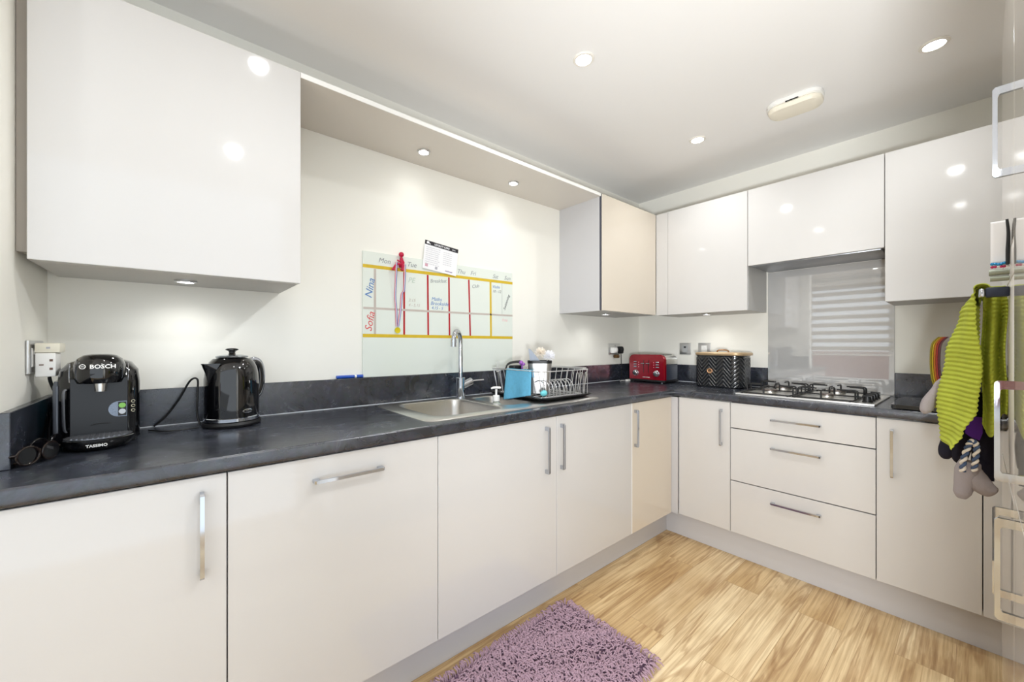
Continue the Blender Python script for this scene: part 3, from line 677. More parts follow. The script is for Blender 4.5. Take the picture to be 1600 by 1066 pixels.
# grey pointed funnel-shaped scraper
b = BM(); loft(b, [[cadp(-0.048, -0.004, 0.05), cadp(-0.028, -0.004, 0.05), cadp(-0.028, 0.004, 0.05), cadp(-0.048, 0.004, 0.05)],
                  [cadp(-0.050, -0.012, 0.16), cadp(0.006, -0.010, 0.165), cadp(0.006, 0.012, 0.165), cadp(-0.050, 0.012, 0.16)],
                  [cadp(-0.058, -0.008, 0.235), cadp(-0.046, -0.006, 0.228), cadp(-0.046, 0.006, 0.228), cadp(-0.058, 0.006, 0.235)]])
solo('pointed_scraper', b, mat('grey_silicone', (150, 158, 172), 0.5), 'grey pointed scraper sticking out of the left of the steel caddy', 'utensil')
def brush(label, tip, base, m, head, col_r):
    t = thing('dish_brush', label, 'brush', cadp(*base), 0)
    b = BM(); rod(b, cadp(*base), cadp(*[a*0.6+c*0.4 for a, c in zip(tip, base)]), 0.004, 8); part('handle', b, m, t, True)
    b = BM(); c = cadp(*tip); q = cadp(*base); ax = (c-q).normalized(); rnd = random.Random(3)
    for k in range(150):
        d_ = Vector((rnd.gauss(0, 1), rnd.gauss(0, 1), rnd.gauss(0, 1))).normalized()
        s = c-ax*0.012+d_*head*0.25; rod(b, s, s+(d_*0.8+ax*0.5).normalized()*head*rnd.uniform(0.7, 1.1), 0.0011, 4)
    part('bristles', b, col_r, t, True, kind='stuff')
brush('white bristled dish brush in the middle of the steel caddy', (0.005, 0.01, 0.222), (0.0, 0.0, 0.06), white, 0.026, mat('cream_bristle', (238, 228, 214), 0.8))
brush('pale bottle brush leaning out of the right of the steel caddy', (0.052, 0.0, 0.205), (0.02, 0.0, 0.06), white, 0.027, mat('white_bristle', (242, 242, 246), 0.8))
# black spatula, glass and purple-topped cutter in the left of the rack
b = BM(); tube(b, [(-1.615, -0.19, zb+0.02), (-1.60, -0.180, 1.060), (-1.575, -0.19, 1.090), (-1.53, -0.22, 1.096)], [0.004, 0.005, 0.011, 0.014], 10, 4, squash=0.5)
solo('black_spatula', b, blackm, 'black spatula lying across the rack left of the steel caddy', 'utensil')
b = BM(); loft(b, [rrect(-1.592, -0.250, 0.045, 0.035, 0.01, 1.035), rrect(-1.592, -0.250, 0.06, 0.045, 0.012, 1.04), rrect(-1.592, -0.250, 0.066, 0.05, 0.012, 1.078), rrect(-1.592, -0.250, 0.05, 0.036, 0.01, 1.082)])
box(b, -1.599, -1.585, -0.257, -0.243, zb+0.003, 1.036)
solo('black_masher', b, panel_m, 'black masher head propped in the rack beside the steel caddy', 'utensil')
b = BM(); ball(b, (-1.585, -0.285, 1.094), 0.011, (1, 1, 1.1)); ball(b, (-1.575, -0.292, 1.087), 0.009); rod(b, (-1.58, -0.287, 1.0), (-1.58, -0.287, 1.088), 0.0045)
solo('purple_stopper', b, mat('purple_plastic', (150, 92, 176), 0.4), 'small purple stopper poking up from the dish rack', 'stopper')
b = BM()
for dx in (-0.008, 0.0, 0.008): rod(b, (-1.66+dx, -0.185, 1.045), (-1.663+dx, -0.19, 1.100), 0.0014, 6)
tube(b, [(-1.668, -0.186, 1.046), (-1.652, -0.186, 1.046)], 0.003, 6); rod(b, (-1.66, -0.186, 1.046), (-1.632, -0.17, zb+0.006), 0.0032, 8)
solo('fork', b, steel, 'steel fork standing tines up in the left end of the rack', 'fork')
b = BM(); ball(b, (-1.60, -0.462, zb+0.024), 0.017, (1.2, 0.9, 0.9)); solo('scrubbing_sponge', b, mat('teal_sponge', (120, 206, 214), 0.9, bump=(200, 0.8)), 'small turquoise scourer beside the blue cloth in the rack', 'scourer')

# ------------------------------------------------------------------ coffee machine
cm = thing('coffee_machine', 'black capsule coffee machine with drip tray in the left corner', 'coffee machine', (-3.128, -0.19, W1+0.001), math.radians(4))
W = 0.164
def cring(z, w, y0, y1, r): return rrect(0, (y0+y1)/2, w, y1-y0, r, z)
b = BM(); loft(b, [cring(0.004, W-0.012, -0.055, 0.105, 0.03), cring(0.012, W, -0.06, 0.11, 0.035), cring(0.17, W, -0.06, 0.11, 0.035), cring(0.205, W-0.006, -0.056, 0.108, 0.04), cring(0.226, W-0.034, -0.04, 0.10, 0.045), cring(0.236, W-0.08, -0.02, 0.08, 0.03)])
part('housing', b, blackg, cm)
b = BM(); box(b, -0.056, 0.056, -0.0635, -0.0595, 0.03, 0.185, 0.001, 1)
part('front_panel', b, panel_m, cm)
# brew head dome that leans out over the cup
b = BM(); rings = []
for f, z in ((0.90, 0.172), (1.0, 0.186), (1.0, 0.205), (0.96, 0.222), (0.84, 0.238), (0.62, 0.2475), (0.3, 0.251)):
    rings.append([Vector((0.054*f*math.cos(a)*(1 if abs(math.cos(a)) < 0.7 else 1), -0.03+0.062*f*math.sin(a)+(-0.008), z)) for a in [2*PI*k/32 for k in range(32)]])
loft(b, rings); hdm = part('brew_head', b, blackg, cm)
b = BM(); 
for s in (-1, 1): tube(b, [(s*0.0565, -0.064, 0.176), (s*0.057, -0.0655, 0.20), (s*0.056, -0.058, 0.225)], 0.0012, 6, 3)
part('chrome_line', b, chrome, cm)
b = BM(); lathe(b, [(0.0125, 0.185), (0.0125, 0.172), (0.011, 0.150), (0.008, 0.150)], (0.002, -0.078), n=24); part('spout', b, steel, cm)
b = BM(); lathe(b, [(0.036, 0.186), (0.036, 0.174), (0.02, 0.170)], (0.0, -0.055), n=28); part('spout_collar', b, blackm, cm)
part('lettering', text_bm('BOSCH', 0.0155, (-0.018, -0.0995, 0.213), (1, 0, 0), (0, 0.35, 1), 0.0004, 0.0003), white, hdm)
b = BM(); tube(b, [(-0.031+0.0055*math.cos(a), -0.0965+0.002*math.sin(a), 0.2185+0.0055*math.sin(a)) for a in [k*PI/8 for k in range(17)]], 0.0009, 6); rod(b, (-0.034, -0.0968, 0.2185), (-0.028, -0.0968, 0.2185), 0.0009, 6)
part('emblem', b, white, hdm)
# side tank
b = BM(); loft(b, [rrect(-0.080, 0.02, 0.014, 0.10, 0.006, 0.03), rrect(-0.081, 0.02, 0.016, 0.12, 0.008, 0.04), rrect(-0.081, 0.02, 0.016, 0.12, 0.008, 0.165), rrect(-0.080, 0.02, 0.014, 0.10, 0.006, 0.178)]); part('water_tank', b, mat('smoked_tank', (92, 96, 104), 0.15, 0.2), cm)
b = BM(); tube(b, [(-0.0625, -0.0645, 0.045), (-0.066, -0.066, 0.06), (-0.067, -0.0665, 0.145), (-0.062, -0.065, 0.158)], 0.0065, 10, 4, squash=0.4); part('side_trim', b, mat('trim_grey', (128, 130, 136), 0.25, 0.6), cm)
# drip tray with rounded front
b = BM()
def tray_ring(s, z, n=28): return [Vector((0.067*s*math.cos(a), -0.090+0.056*s*math.sin(a), z)) for a in [2*PI*k/n for k in range(n)]]
loft(b, [tray_ring(0.78, 0.0), tray_ring(0.98, 0.012), tray_ring(1.06, 0.024), tray_ring(1.06, 0.029), tray_ring(1.0, 0.031)]); tray = part('drip_tray', b, blackg, cm)
b = BM(); loft(b, [tray_ring(0.98, 0.031), tray_ring(0.98, 0.0325)]); 
for k in range(-5, 6):
    x = k*0.0098; h_ = 0.050*math.sqrt(max(0, 1-(x/0.066)**2)); box(b, x-0.0018, x+0.0018, -0.090-h_, -0.090+h_, 0.0325, 0.0345)
part('grid', b, mat('tray_grid', (140, 142, 148), 0.25, 0.7), tray)
part('lettering', text_bm('TASSIMO', 0.0098, (-0.022, -0.1500, 0.013), (1, 0, 0), (0, -0.12, 1), 0.0004, 0.0003), white, tray)
# sticker and icons
b = BM(); pts = [Vector((0.054, -0.0638, 0.075)), Vector((0.054, -0.0638, 0.118))]+[Vector((0.038+0.0-0.0215*math.sin(a), -0.0638, 0.0965+0.0215*math.cos(a))) for a in [k*PI/12 for k in range(13)]]
vs0 = [Vector((p.x, p.y, p.z)) for p in pts]; loft(b, [vs0, [p+Vector((0, -0.0005, 0)) for p in vs0]]); stk = part('sticker', b, mat('sticker_blue', (128, 140, 158), 0.4, noise=(400, 0.5)), cm, label='half round information sticker')
part('sticker_panel', box(BM(), 0.036, 0.053, -0.0648, -0.0643, 0.077, 0.116), panel_m, stk)
for z, m in ((0.106, mat('capsule_green', (134, 190, 90), 0.5)), (0.089, mat('capsule_grey', (196, 200, 206), 0.5))):
    b = BM(); lathe(b, [(0.0072, 0.0), (0.0072, 0.0005)], n=20, M=Matrix.Translation((0.0445, -0.0649, z)) @ Matrix.Rotation(PI/2, 4, 'X')); part('capsule_mark', b, m, stk)
for k, z in enumerate((0.115, 0.102, 0.089)):
    b = BM(); tube(b, [(0.067+0.0038*math.cos(a), -0.0578-0.0012, z+0.0038*math.sin(a)) for a in [q*PI/5 for q in range(10)]], 0.0007, 5); part('button', b, mat('button_cream', (214, 206, 180), 0.5), cm)
b = BM(); tube(b, [(-0.018, -0.0642, 0.057), (0.0, -0.0645, 0.0605), (0.022, -0.0642, 0.0595)], [0.0008, 0.0016, 0.0008], 6, 4); part('slot', b, rubber, cm)
for s in (-1, 1):
    b = BM(); lathe(b, [(0.012, -0.0005), (0.012, 0.006)], (s*0.06, 0.08), n=16); part('foot', b, rubber, cm)
    b = BM(); lathe(b, [(0.012, -0.0005), (0.012, 0.006)], (s*0.06, -0.03), n=16); part('foot', b, rubber, cm)

# ------------------------------------------------------------------ kettle
kt = thing('kettle', 'glossy black dome kettle with chrome base band and knob lid', 'kettle', (-2.812, -0.135, W1+0.001), math.radians(32))
b = BM(); lathe(b, [(0.076, 0), (0.085, 0.002), (0.087, 0.008), (0.084, 0.016), (0.076, 0.017)], n=48); part('power_base', b, blackm, kt)
b = BM(); lathe(b, [(0.078, 0.0175), (0.0825, 0.019), (0.0825, 0.029), (0.080, 0.031)], n=48); part('chrome_band', b, chrome, kt)
prof = [(0.080, 0.0315), (0.0805, 0.10), (0.0797, 0.15), (0.078, 0.178), (0.0735, 0.200), (0.0655, 0.217), (0.055, 0.2285), (0.040, 0.2315)]
b = BM(); lathe(b, prof, n=56); bd = part('body', b, blackg, kt)
b = BM(); lathe(b, [(0.046, 0.2325), (0.048, 0.2345), (0.046, 0.238), (0.03, 0.2415), (0.0001, 0.243)], n=48); lid = part('lid', b, mat('lid_chrome', (160, 166, 172), 0.12, 0.9), kt)
b = BM(); lathe(b, [(0.012, 0.242), (0.009, 0.248), (0.011, 0.254), (0.019, 0.258), (0.0195, 0.261), (0.014, 0.2645), (0.0001, 0.265)], n=32); part('knob', b, blackg, lid)
b = BM()   # spout: V-shaped lip
tri = lambda z, x0, w, xo: [Vector((x0, -w, z)), Vector((xo, -w*0.25, z)), Vector((xo-0.002, 0, z)), Vector((xo, w*0.25, z)), Vector((x0, w, z))]
loft(b, [tri(0.150, -0.078, 0.003, -0.0805), tri(0.170, -0.0765, 0.013, -0.085), tri(0.190, -0.073, 0.023, -0.091), tri(0.211, -0.066, 0.033, -0.0985), tri(0.214, -0.064, 0.033, -0.0995)])
part('spout', b, blackg, bd)
b = BM(); tube(b, [(0.070, 0, 0.208), (0.087, 0, 0.210), (0.103, 0, 0.198), (0.110, 0, 0.165), (0.107, 0, 0.125), (0.097, 0, 0.098), (0.086, 0, 0.092)], [0.010, 0.0105, 0.0115, 0.0115, 0.0105, 0.009, 0.0065], 16, 6, squash=1.15); part('handle', b, blackg, kt)
b = BM(); tube(b, [(0.070, 0, 0.220), (0.088, 0, 0.2225), (0.1105, 0, 0.208), (0.1205, 0, 0.167), (0.1165, 0, 0.122), (0.104, 0, 0.092), (0.086, 0, 0.086)], 0.0042, 12, 6, squash=2.2); part('handle_trim', b, chrome, kt)
bg = BM(); M = Matrix.Rotation(math.radians(-62), 4, 'Z')
def onkt(a, z, r=0.081): return Vector((r*math.cos(math.radians(a)), r*math.sin(math.radians(a)), z))
rings = []
for rr_, ex in ((0.0805, 1.0), (0.0820, 1.0), (0.0824, 0.8)):
    rings.append([onkt(-94+11.5*ex*math.cos(t), 0.052+0.0075*ex*math.sin(t)*(1 if abs(math.cos(t)) < .8 else .8), rr_) for t in [2*PI*k/28 for k in range(28)]])
loft(bg, rings); badge = part('badge', bg, chrome, bd)
for i, ch in enumerate('Breville'):
    a = -94-8.6+i*2.35; n_ = onkt(a, 0, 1).normalized(); part('lettering', text_bm(ch, 0.0085, onkt(a, 0.0492, 0.0826), (-n_.y, n_.x, 0), (0, 0, 1), 0.0002, 0.0002), blackm, badge)

def cable(name, label, pts, r=0.0032, m=rubber, sm=8): b = BM(); tube(b, pts, r, 8, sm); return solo(name, b, m, label, 'cable')
zc_ = W1+0.0045
cable('kettle_cable', 'black kettle cable arching up between coffee machine and kettle', [(-3.02, -0.035, zc_), (-2.99, -0.038, zc_+0.03), (-2.955, -0.042, 1.0), (-2.925, -0.046, 1.062), (-2.905, -0.052, 1.066), (-2.905, -0.066, 1.02), (-2.907, -0.088, 0.95), (-2.899, -0.105, zc_+0.002)])
cable('kettle_cable', 'thin slack loop of cable lying on the worktop left of the kettle', [(-3.03, -0.10, zc_-0.001), (-2.99, -0.15, zc_-0.001), (-2.95, -0.16, zc_-0.001), (-2.905, -0.145, zc_-0.001)], 0.0022)
# socket and adapter on the left wall
def face_socket_x(label, x, y, z, w, h, nrm, gangs, m=steelr, inner=True, fused=False, group=None):
    """plate on a wall facing nrm (+1/-1 along x)"""
    t = thing('wall_socket', label, 'socket', (x, y, z))
    part('plate', box(BM(), x+nrm*0.0005, x+nrm*0.0065, y-w/2, y+w/2, z-h/2, z+h/2, 0.002), m, t, True)
    for g in range(gangs):
        yy = y+(g-(gangs-1)/2)*0.07
        part('insert', box(BM(), x+nrm*0.007, x+nrm*0.009, yy-0.02, yy+0.02, z-0.026, z+0.024, 0.001, 1), white if not fused else mat('insert_grey', (176, 178, 180), 0.35), t, True)
        part('rocker', box(BM(), x+nrm*0.0092, x+nrm*0.0115, yy-0.008, yy+0.008, z+0.006, z+0.018, 0.001, 1), white if not fused else panel_m, t, True)
    return t
face_socket_x('steel double wall socket on the left wall behind the white adapter', WL, -0.155, 1.155, 0.146, 0.088, 1, 2)
ad = thing('plug_adapter', 'white cube shaped plug adapter in the left wall socket', 'adapter', (WL+0.035, -0.18, 1.10))
part('body', box(BM(), WL+0.0125, WL+0.050, -0.205, -0.145, 1.102, 1.166, 0.003), white, ad, True)
part('top_block', box(BM(), WL+0.012, WL+0.058, -0.208, -0.140, 1.1665, 1.192, 0.003), cream_pl, ad, True)
b = BM()
for a, c, w_, h_ in ((0.0415, 1.146, 0.003, 0.003), (0.0415, 1.123, 0.003, 0.003), (0.024, 1.134, 0.004, 0.0015)): box(b, WL+a-w_, WL+a+w_, -0.2062, -0.2050, c-h_, c+h_)
part('pin_holes', b, mat('hole_brown', (110, 84, 72), 0.6), ad, True)
part('brand_mark', box(BM(), WL+0.033, WL+0.040, -0.2092, -0.2080, 1.177, 1.182), tiny, ad, True)
cable('mains_cable', 'thick black cable hanging from the white adapter behind the coffee machine', [(WL+0.034, -0.18, 1.1), (WL+0.036, -0.178, 1.085), (WL+0.044, -0.17, 1.055), (WL+0.058, -0.15, 1.03), (-3.193, -0.06, 0.98), (-3.185, -0.045, 0.93)], 0.0038)
cable('mains_cable', 'black cable looping down beside the left upstand behind the coffee machine', [(-3.19, -0.04, 1.02), (-3.212, -0.045, 1.055), (-3.233, -0.06, 1.03), (-3.240, -0.10, 0.97), (-3.236, -0.14, zc_+0.006), (-3.226, -0.20, zc_), (-3.221, -0.16, zc_), (-3.222, -0.11, zc_+0.003)], 0.0034)
b = BM(); loft(b, [rrect(-3.222, -0.062, 0.03, 0.055, 0.012, W1+0.001), rrect(-3.222, -0.062, 0.034, 0.06, 0.014, W1+0.01), rrect(-3.223, -0.062, 0.032, 0.058, 0.012, W1+0.10), rrect(-3.224, -0.06, 0.018, 0.03, 0.008, W1+0.122)])
solo('teal_carton', b, mat('teal', (24, 96, 116), 0.35), 'teal bottle tucked behind the coffee machine cables', 'bottle')
# two pairs of sunglasses by the left upstand
def sunglasses(label, loc, rz, tone, ft):
    t = thing('sunglasses', label, 'sunglasses', loc, rz)
    fr = mat(ft, tone, 0.15)
    b = BM()
    for s in (-1, 1):
        P = [(s*0.026+0.023*math.cos(a), 0.003*math.cos(a)*s, 0.024+0.020*math.sin(a)) for a in [k*PI/8 for k in range(17)]]; tube(b, P, 0.0024, 8)
    tube(b, [(-0.005, 0, 0.03), (0, 0.001, 0.033), (0.005, 0, 0.03)], 0.0022, 8, 3); part('frame', b, fr, t)
    for s in (-1, 1):
        b = BM(); c = (s*0.026, 0, 0.024); loft(b, [[Vector((c[0]+0.022*math.cos(a), -0.0008-0.0, c[2]+0.019*math.sin(a))) for a in [k*PI/10 for k in range(20)]], [Vector((c[0]+0.022*math.cos(a), 0.0008, c[2]+0.019*math.sin(a))) for a in [k*PI/10 for k in range(20)]]]); part('lens', b, mat('smoked_lens', (14, 14, 18), 0.04, coat=0.5), t)
    for s in (-1, 1):
        b = BM(); tube(b, [(s*0.05, 0.001, 0.030), (s*0.052, 0.012, 0.028), (s*0.02, 0.018+0.005*s, 0.018), (-s*0.03, 0.020+0.005*s, 0.006)], [0.0024, 0.0026, 0.002, 0.0028], 8, 4); part('temple', b, fr, t)
    return t
sunglasses('tortoiseshell sunglasses lying nearest the worktop end by the left upstand', (-3.208, -0.390, W1+0.0006), math.radians(60), (34, 24, 20), 'tortoiseshell')
sunglasses('black sunglasses lying between the tortoiseshell pair and coffee machine', (-3.212, -0.290, W1+0.0006), math.radians(66), (22, 20, 22), 'black_frame')

# ------------------------------------------------------------------ corner sockets, plugs
t = thing('wall_socket', 'steel double wall socket on the back wall left of the toaster', 'socket', (-0.355, 0, 1.155))
part('plate', box(BM(), -0.427, -0.283, -0.0065, -0.0005, 1.112, 1.197, 0.002), steelr, t, True)
part('screw', box(BM(), -0.350, -0.345, -0.008, -0.0066, 1.178, 1.183), blackm, t, True)
wp = BM(); box(wp, -0.418, -0.362, -0.045, -0.007, 1.122, 1.168, 0.008); ball(wp, (-0.39, -0.045, 1.145), 0.02, (1.1, 0.5, 1))
solo('white_plug', wp, white, 'white plug in the corner wall socket left of the toaster', 'plug')
wp = BM(); box(wp, -0.33, -0.292, -0.05, -0.007, 1.118, 1.174, 0.01); ball(wp, (-0.311, -0.05, 1.15), 0.014, (1, 0.5, 1.3))
solo('black_plug', wp, blackm, 'black plug in the corner wall socket beside the white plug', 'plug')
wp = BM(); box(wp, -0.375, -0.335, -0.042, -0.007, 1.085, 1.111, 0.007); solo('air_freshener', wp, mat('brown_plastic', (92, 66, 34), 0.4), 'small brown block below the white plug', 'air freshener')
cable('toaster_cable', 'black cable hanging from the corner socket down to the worktop', [(-0.311, -0.035, 1.116), (-0.309, -0.036, 1.06), (-0.311, -0.04, 1.0), (-0.327, -0.05, 0.94), (-0.352, -0.06, zc_), (-0.30, -0.075, zc_), (-0.25, -0.085, zc_)], 0.0028)
wp = BM(); box(wp, -0.345, -0.305, -0.115, -0.095, W1+0.0005, W1+0.014, 0.003); tube(wp, [(-0.345, -0.1, W1+0.006), (-0.372, -0.085, W1+0.006), (-0.385, -0.075, W1+0.004)], 0.002, 6, 3)
solo('charger_plug', wp, white, 'small white charger connector on the worktop left of the toaster', 'charger')
face_socket_x('steel fused switch plate on the right wall between toaster and bread bin', 0.0, -0.3875, 1.157, 0.085, 0.086, -1, 1, fused=True)
face_socket_x('steel single wall socket partly hidden by the bread bin', 0.0, -0.527, 1.157, 0.085, 0.086, -1, 1)

# ------------------------------------------------------------------ toaster
ts_ = thing('toaster', 'glossy red four slice toaster with chrome top and dials', 'toaster', (-0.20, -0.243, W1+0.001))
redg = mat('red_gloss', (136, 2, 28), 0.12, 0.25, coat=0.5)
def tp_prof(w, h, r, n=8):   # upright outline in (y, z)
    P = [(-w/2, 0.022)]
    P += [(-w/2+r-r*math.cos(a), h-r+r*math.sin(a)) for a in [k*PI/2/n for k in range(n+1)]]
    P += [(w/2-r+r*math.sin(a), h-r+r*math.cos(a)) for a in [k*PI/2/n for k in range(n+1)]]
    P += [(w/2, 0.022)]; return P
b = BM(); rings = [[Vector((x, y*s, 0.022+(z-0.022)*s2)) for y, z in tp_prof(0.285, 0.205, 0.04)] for x, s, s2 in ((-0.098, 0.95, 0.96), (-0.104, 0.99, 0.99), (-0.100, 1.0, 1.0), (-0.085, 1.0, 1.0))]
rings = [[Vector((x, y*s, 0.022+(z-0.022)*s2)) for y, z in tp_prof(0.285, 0.205, 0.04)] for x, s, s2 in ((-0.106, 0.96, 0.975), (-0.102, 0.99, 0.993), (-0.094, 1.0, 1.0), (-0.082, 1.0, 1.0))]
loft(b, rings); fr = part('front_shell', b, redg, ts_)
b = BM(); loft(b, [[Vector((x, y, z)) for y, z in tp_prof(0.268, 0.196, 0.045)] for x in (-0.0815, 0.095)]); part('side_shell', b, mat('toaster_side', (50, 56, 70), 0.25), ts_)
b = BM(); loft(b, [[Vector((x, y, z)) for y, z in [(-0.137, 0.135), (-0.137, 0.16)]+tp_prof(0.274, 0.2005, 0.042)[2:-2]+[(0.137, 0.16), (0.137, 0.135), (0.1345, 0.135), (-0.1345, 0.135)]] for x in (-0.081, 0.092)]); tcv = part('chrome_top', b, mat('toaster_chrome', (214, 214, 212), 0.16, 0.9), ts_)
b = BM()
for yy in (-0.09, -0.03, 0.03, 0.09): box(b, -0.06, 0.075, yy-0.012, yy+0.012, 0.2007, 0.2022)
part('slots', b, blackm, tcv)
b = BM(); box(b, -0.108, 0.1, -0.143, 0.143, 0.006, 0.0215, 0.004); part('base', b, blackm, ts_)
for sx in (-0.09, 0.08):
    for sy in (-0.115, 0.115): b = BM(); lathe(b, [(0.011, -0.0005), (0.013, 0.0058)], (sx, sy), n=16); part('foot', b, chrome, ts_)
def XM(x, y, z): return Matrix.Translation((x, y, z)) @ Matrix.Rotation(-PI/2, 4, 'Y')
for s in (-1, 1):
    b = BM(); lathe(b, [(0.022, 0), (0.022, 0.004), (0.018, 0.006), (0.017, 0.02), (0.014, 0.022), (0.0001, 0.022)], n=28, M=XM(-0.1062, s*0.082, 0.068)); k_ = part('dial', b, chrome, fr)
    b = BM(); box(b, -0.131, -0.1285, s*0.082-0.002, s*0.082+0.002, 0.056, 0.08); part('pointer', b, blackm, k_)
    for k in range(3): b = BM(); box(b, -0.1095, -0.1062, s*0.088-0.012, s*0.088+0.012, 0.108+k*0.018, 0.117+k*0.018, 0.003); part('button', b, chrome, fr)
    for k in range(3): b = BM(); ball(b, (-0.1068, s*0.06, 0.112+k*0.017), 0.003, (0.3, 1, 1), 8); part('icon', b, mat('icon_pink', (232, 150, 160), 0.5), fr)
    part('slider_slot', box(BM(), -0.1072, -0.1062, s*0.02-0.002, s*0.02+0.002, 0.07, 0.165), blackm, fr)
    part('lever', box(BM(), -0.124, -0.1064, s*0.02-0.015, s*0.02+0.015, 0.134, 0.142, 0.003), chrome, fr)
part('lettering', text_bm('MORPHY RICHARDS', 0.0062, (-0.1063, 0.028, 0.036), (0, -1, 0), (0, 0, 1), 0.0002, 0.0002), white, fr)

# ------------------------------------------------------------------ bread bin
bb = thing('bread_bin', 'black embossed oval bread bin with a gold lid beside the hob', 'bread bin', (-0.165, -0.7135, W1+0.001))
binm = mat('bin_black', (14, 17, 24), 0.2, coat=0.6, spec=0.8)
b = BM()
def bring(z, s=1.0, n=96, emb=0.0):
    out = []
    base_ = rrect(0, 0, 0.20*s, 0.288*s, 0.085*s, z, 23)
    return base_
per = 96; rows = 110; rings = []
ref = rrect(0, 0, 0.200, 0.290, 0.06, 0, 23)
cen = Vector((0, 0, 0)); arc = [0]
for i in range(1, len(ref)+1): arc.append(arc[-1]+(ref[i % len(ref)]-ref[i-1]).length)
# resample evenly
NP = 300; tot = arc[-1]; NP = 400; samp = []
for k in range(NP):
    s = tot*k/NP; i = max(j for j in range(len(arc)) if arc[j] <= s+1e-12); i = min(i, len(ref)-1)
    f = (s-arc[i])/max(1e-9, arc[i+1]-arc[i]); p = ref[i].lerp(ref[(i+1) % len(ref)], f)
    n_ = (ref[(i+1) % len(ref)]-ref[i]); n_ = Vector((n_.y, -n_.x, 0)).normalized() if n_.length > 0 else Vector((1, 0, 0)); samp.append((s, p, n_))
for r_ in range(rows+1):
    z = 0.002+0.196*r_/rows
    fade = min(1, min(r_, rows-r_)/4)
    ring = []
    for s, p, n_ in samp:
        cell = tot/10; ph = (s/cell) % 1; tri_ = abs(ph-0.5)*2            # chevron
        h_ = ((z+tri_*0.055)/0.0255) % 1; e_ = max(0, math.cos(2*PI*h_))
        ring.append(Vector((p.x, p.y, z))+n_*(0.0028*e_*fade))
    rings.append(ring)
loft(b, rings); part('body', b, binm, bb, sharp=0.9)
b = BM(); loft(b, [rrect(0, 0, 0.196, 0.286, 0.058, 0.1985), rrect(0, 0, 0.206, 0.296, 0.063, 0.2), rrect(0, 0, 0.206, 0.296, 0.063, 0.206), rrect(0, 0, 0.190, 0.28, 0.055, 0.207)]); part('rim', b, binm, bb)
b = BM(); loft(b, [rrect(0, -0.004, 0.215, 0.312, 0.068, 0.2075), rrect(0, -0.004, 0.219, 0.316, 0.07, 0.211), rrect(0, -0.004, 0.219, 0.316, 0.07, 0.2205), rrect(0, -0.004, 0.21, 0.307, 0.066, 0.225), rrect(0, -0.004, 0.15, 0.24, 0.05, 0.2275)]); ld = part('lid', b, mat('lid_gold', (206, 178, 140), 0.35, 0.55), bb, label='satin gold lid')
b = BM(); tube(b, [(0, -0.035, 0.2275), (0, -0.03, 0.238), (0, 0.0, 0.242), (0, 0.03, 0.238), (0, 0.035, 0.2275)], 0.005, 10, 4, squash=1.6); part('lid_handle', b, gold_m, ld)
b = BM(); lathe(b, [(0.0175, 0), (0.0175, 0.003), (0.014, 0.004), (0.0125, 0.0034), (0.0001, 0.0034)], n=32, M=XM(-0.1025, 0.04, 0.104)); bdg = part('badge', b, gold_m, bb, label='round rose gold badge')
part('lettering', text_bm('BREAD', 0.0068, (-0.1062, 0.0515, 0.1015), (0, -1, 0), (0, 0, 1), 0.0002, 0.0002), blackm, bdg)

# ------------------------------------------------------------------ gas hob
hb = thing('gas_hob', 'stainless steel four burner gas hob with black pan supports', 'hob', (-0.29, -1.21, W1))
hx0, hx1, hy0, hy1 = -0.543, -0.045, -1.497, -0.923
hobs = mat('hob_steel', (226, 224, 220), 0.34, 1.0)
b = BM(); cxh, cyh = (hx0+hx1)/2, (hy0+hy1)/2
loft(b, [rrect(cxh, cyh, hx1-hx0, hy1-hy0, 0.012, W1+0.0003, 3), rrect(cxh, cyh, hx1-hx0, hy1-hy0, 0.012, W1+0.006, 3), rrect(cxh, cyh, hx1-hx0-0.006, hy1-hy0-0.006, 0.01, W1+0.008, 3), rrect(cxh, cyh, hx1-hx0-0.016, hy1-hy0-0.016, 0.008, W1+0.008, 3), rrect(cxh, cyh, hx1-hx0-0.03, hy1-hy0-0.03, 0.008, W1+0.0055, 3)])
part('hotplate', b, hobs, hb, True)
part('front_lip', box(BM(), hx0-0.002, hx0+0.004, hy0+0.002, hy1-0.002, W1+0.0005, W1+0.0085, 0.0015), mat('hob_lip', (236, 234, 232), 0.3, 0.3), hb, True)
zh0 = W1+0.0058
iron = mat('cast_black', (20, 20, 22), 0.45); 
for (x, y, r) in ((-0.40, -1.05, 0.036), (-0.17, -1.05, 0.046), (-0.40, -1.30, 0.028), (-0.17, -1.30, 0.038)):
    b = BM(); lathe(b, [(r+0.034, zh0), (r+0.03, zh0+0.002), (r+0.004, zh0+0.004), (r, zh0+0.006), (r, zh0+0.014), (r-0.004, zh0+0.015)], (x, y), n=32); bo = part('burner', b, hobs, hb, True)
    b = BM(); lathe(b, [(r-0.002, zh0+0.0155), (r+0.002, zh0+0.017), (r+0.002, zh0+0.021), (r-0.005, zh0+0.024), (0.0001, zh0+0.0245)], (x, y), n=32); part('burner_cap', b, mat('burner_cap', (122, 112, 106), 0.4, 0.7), bo, True)
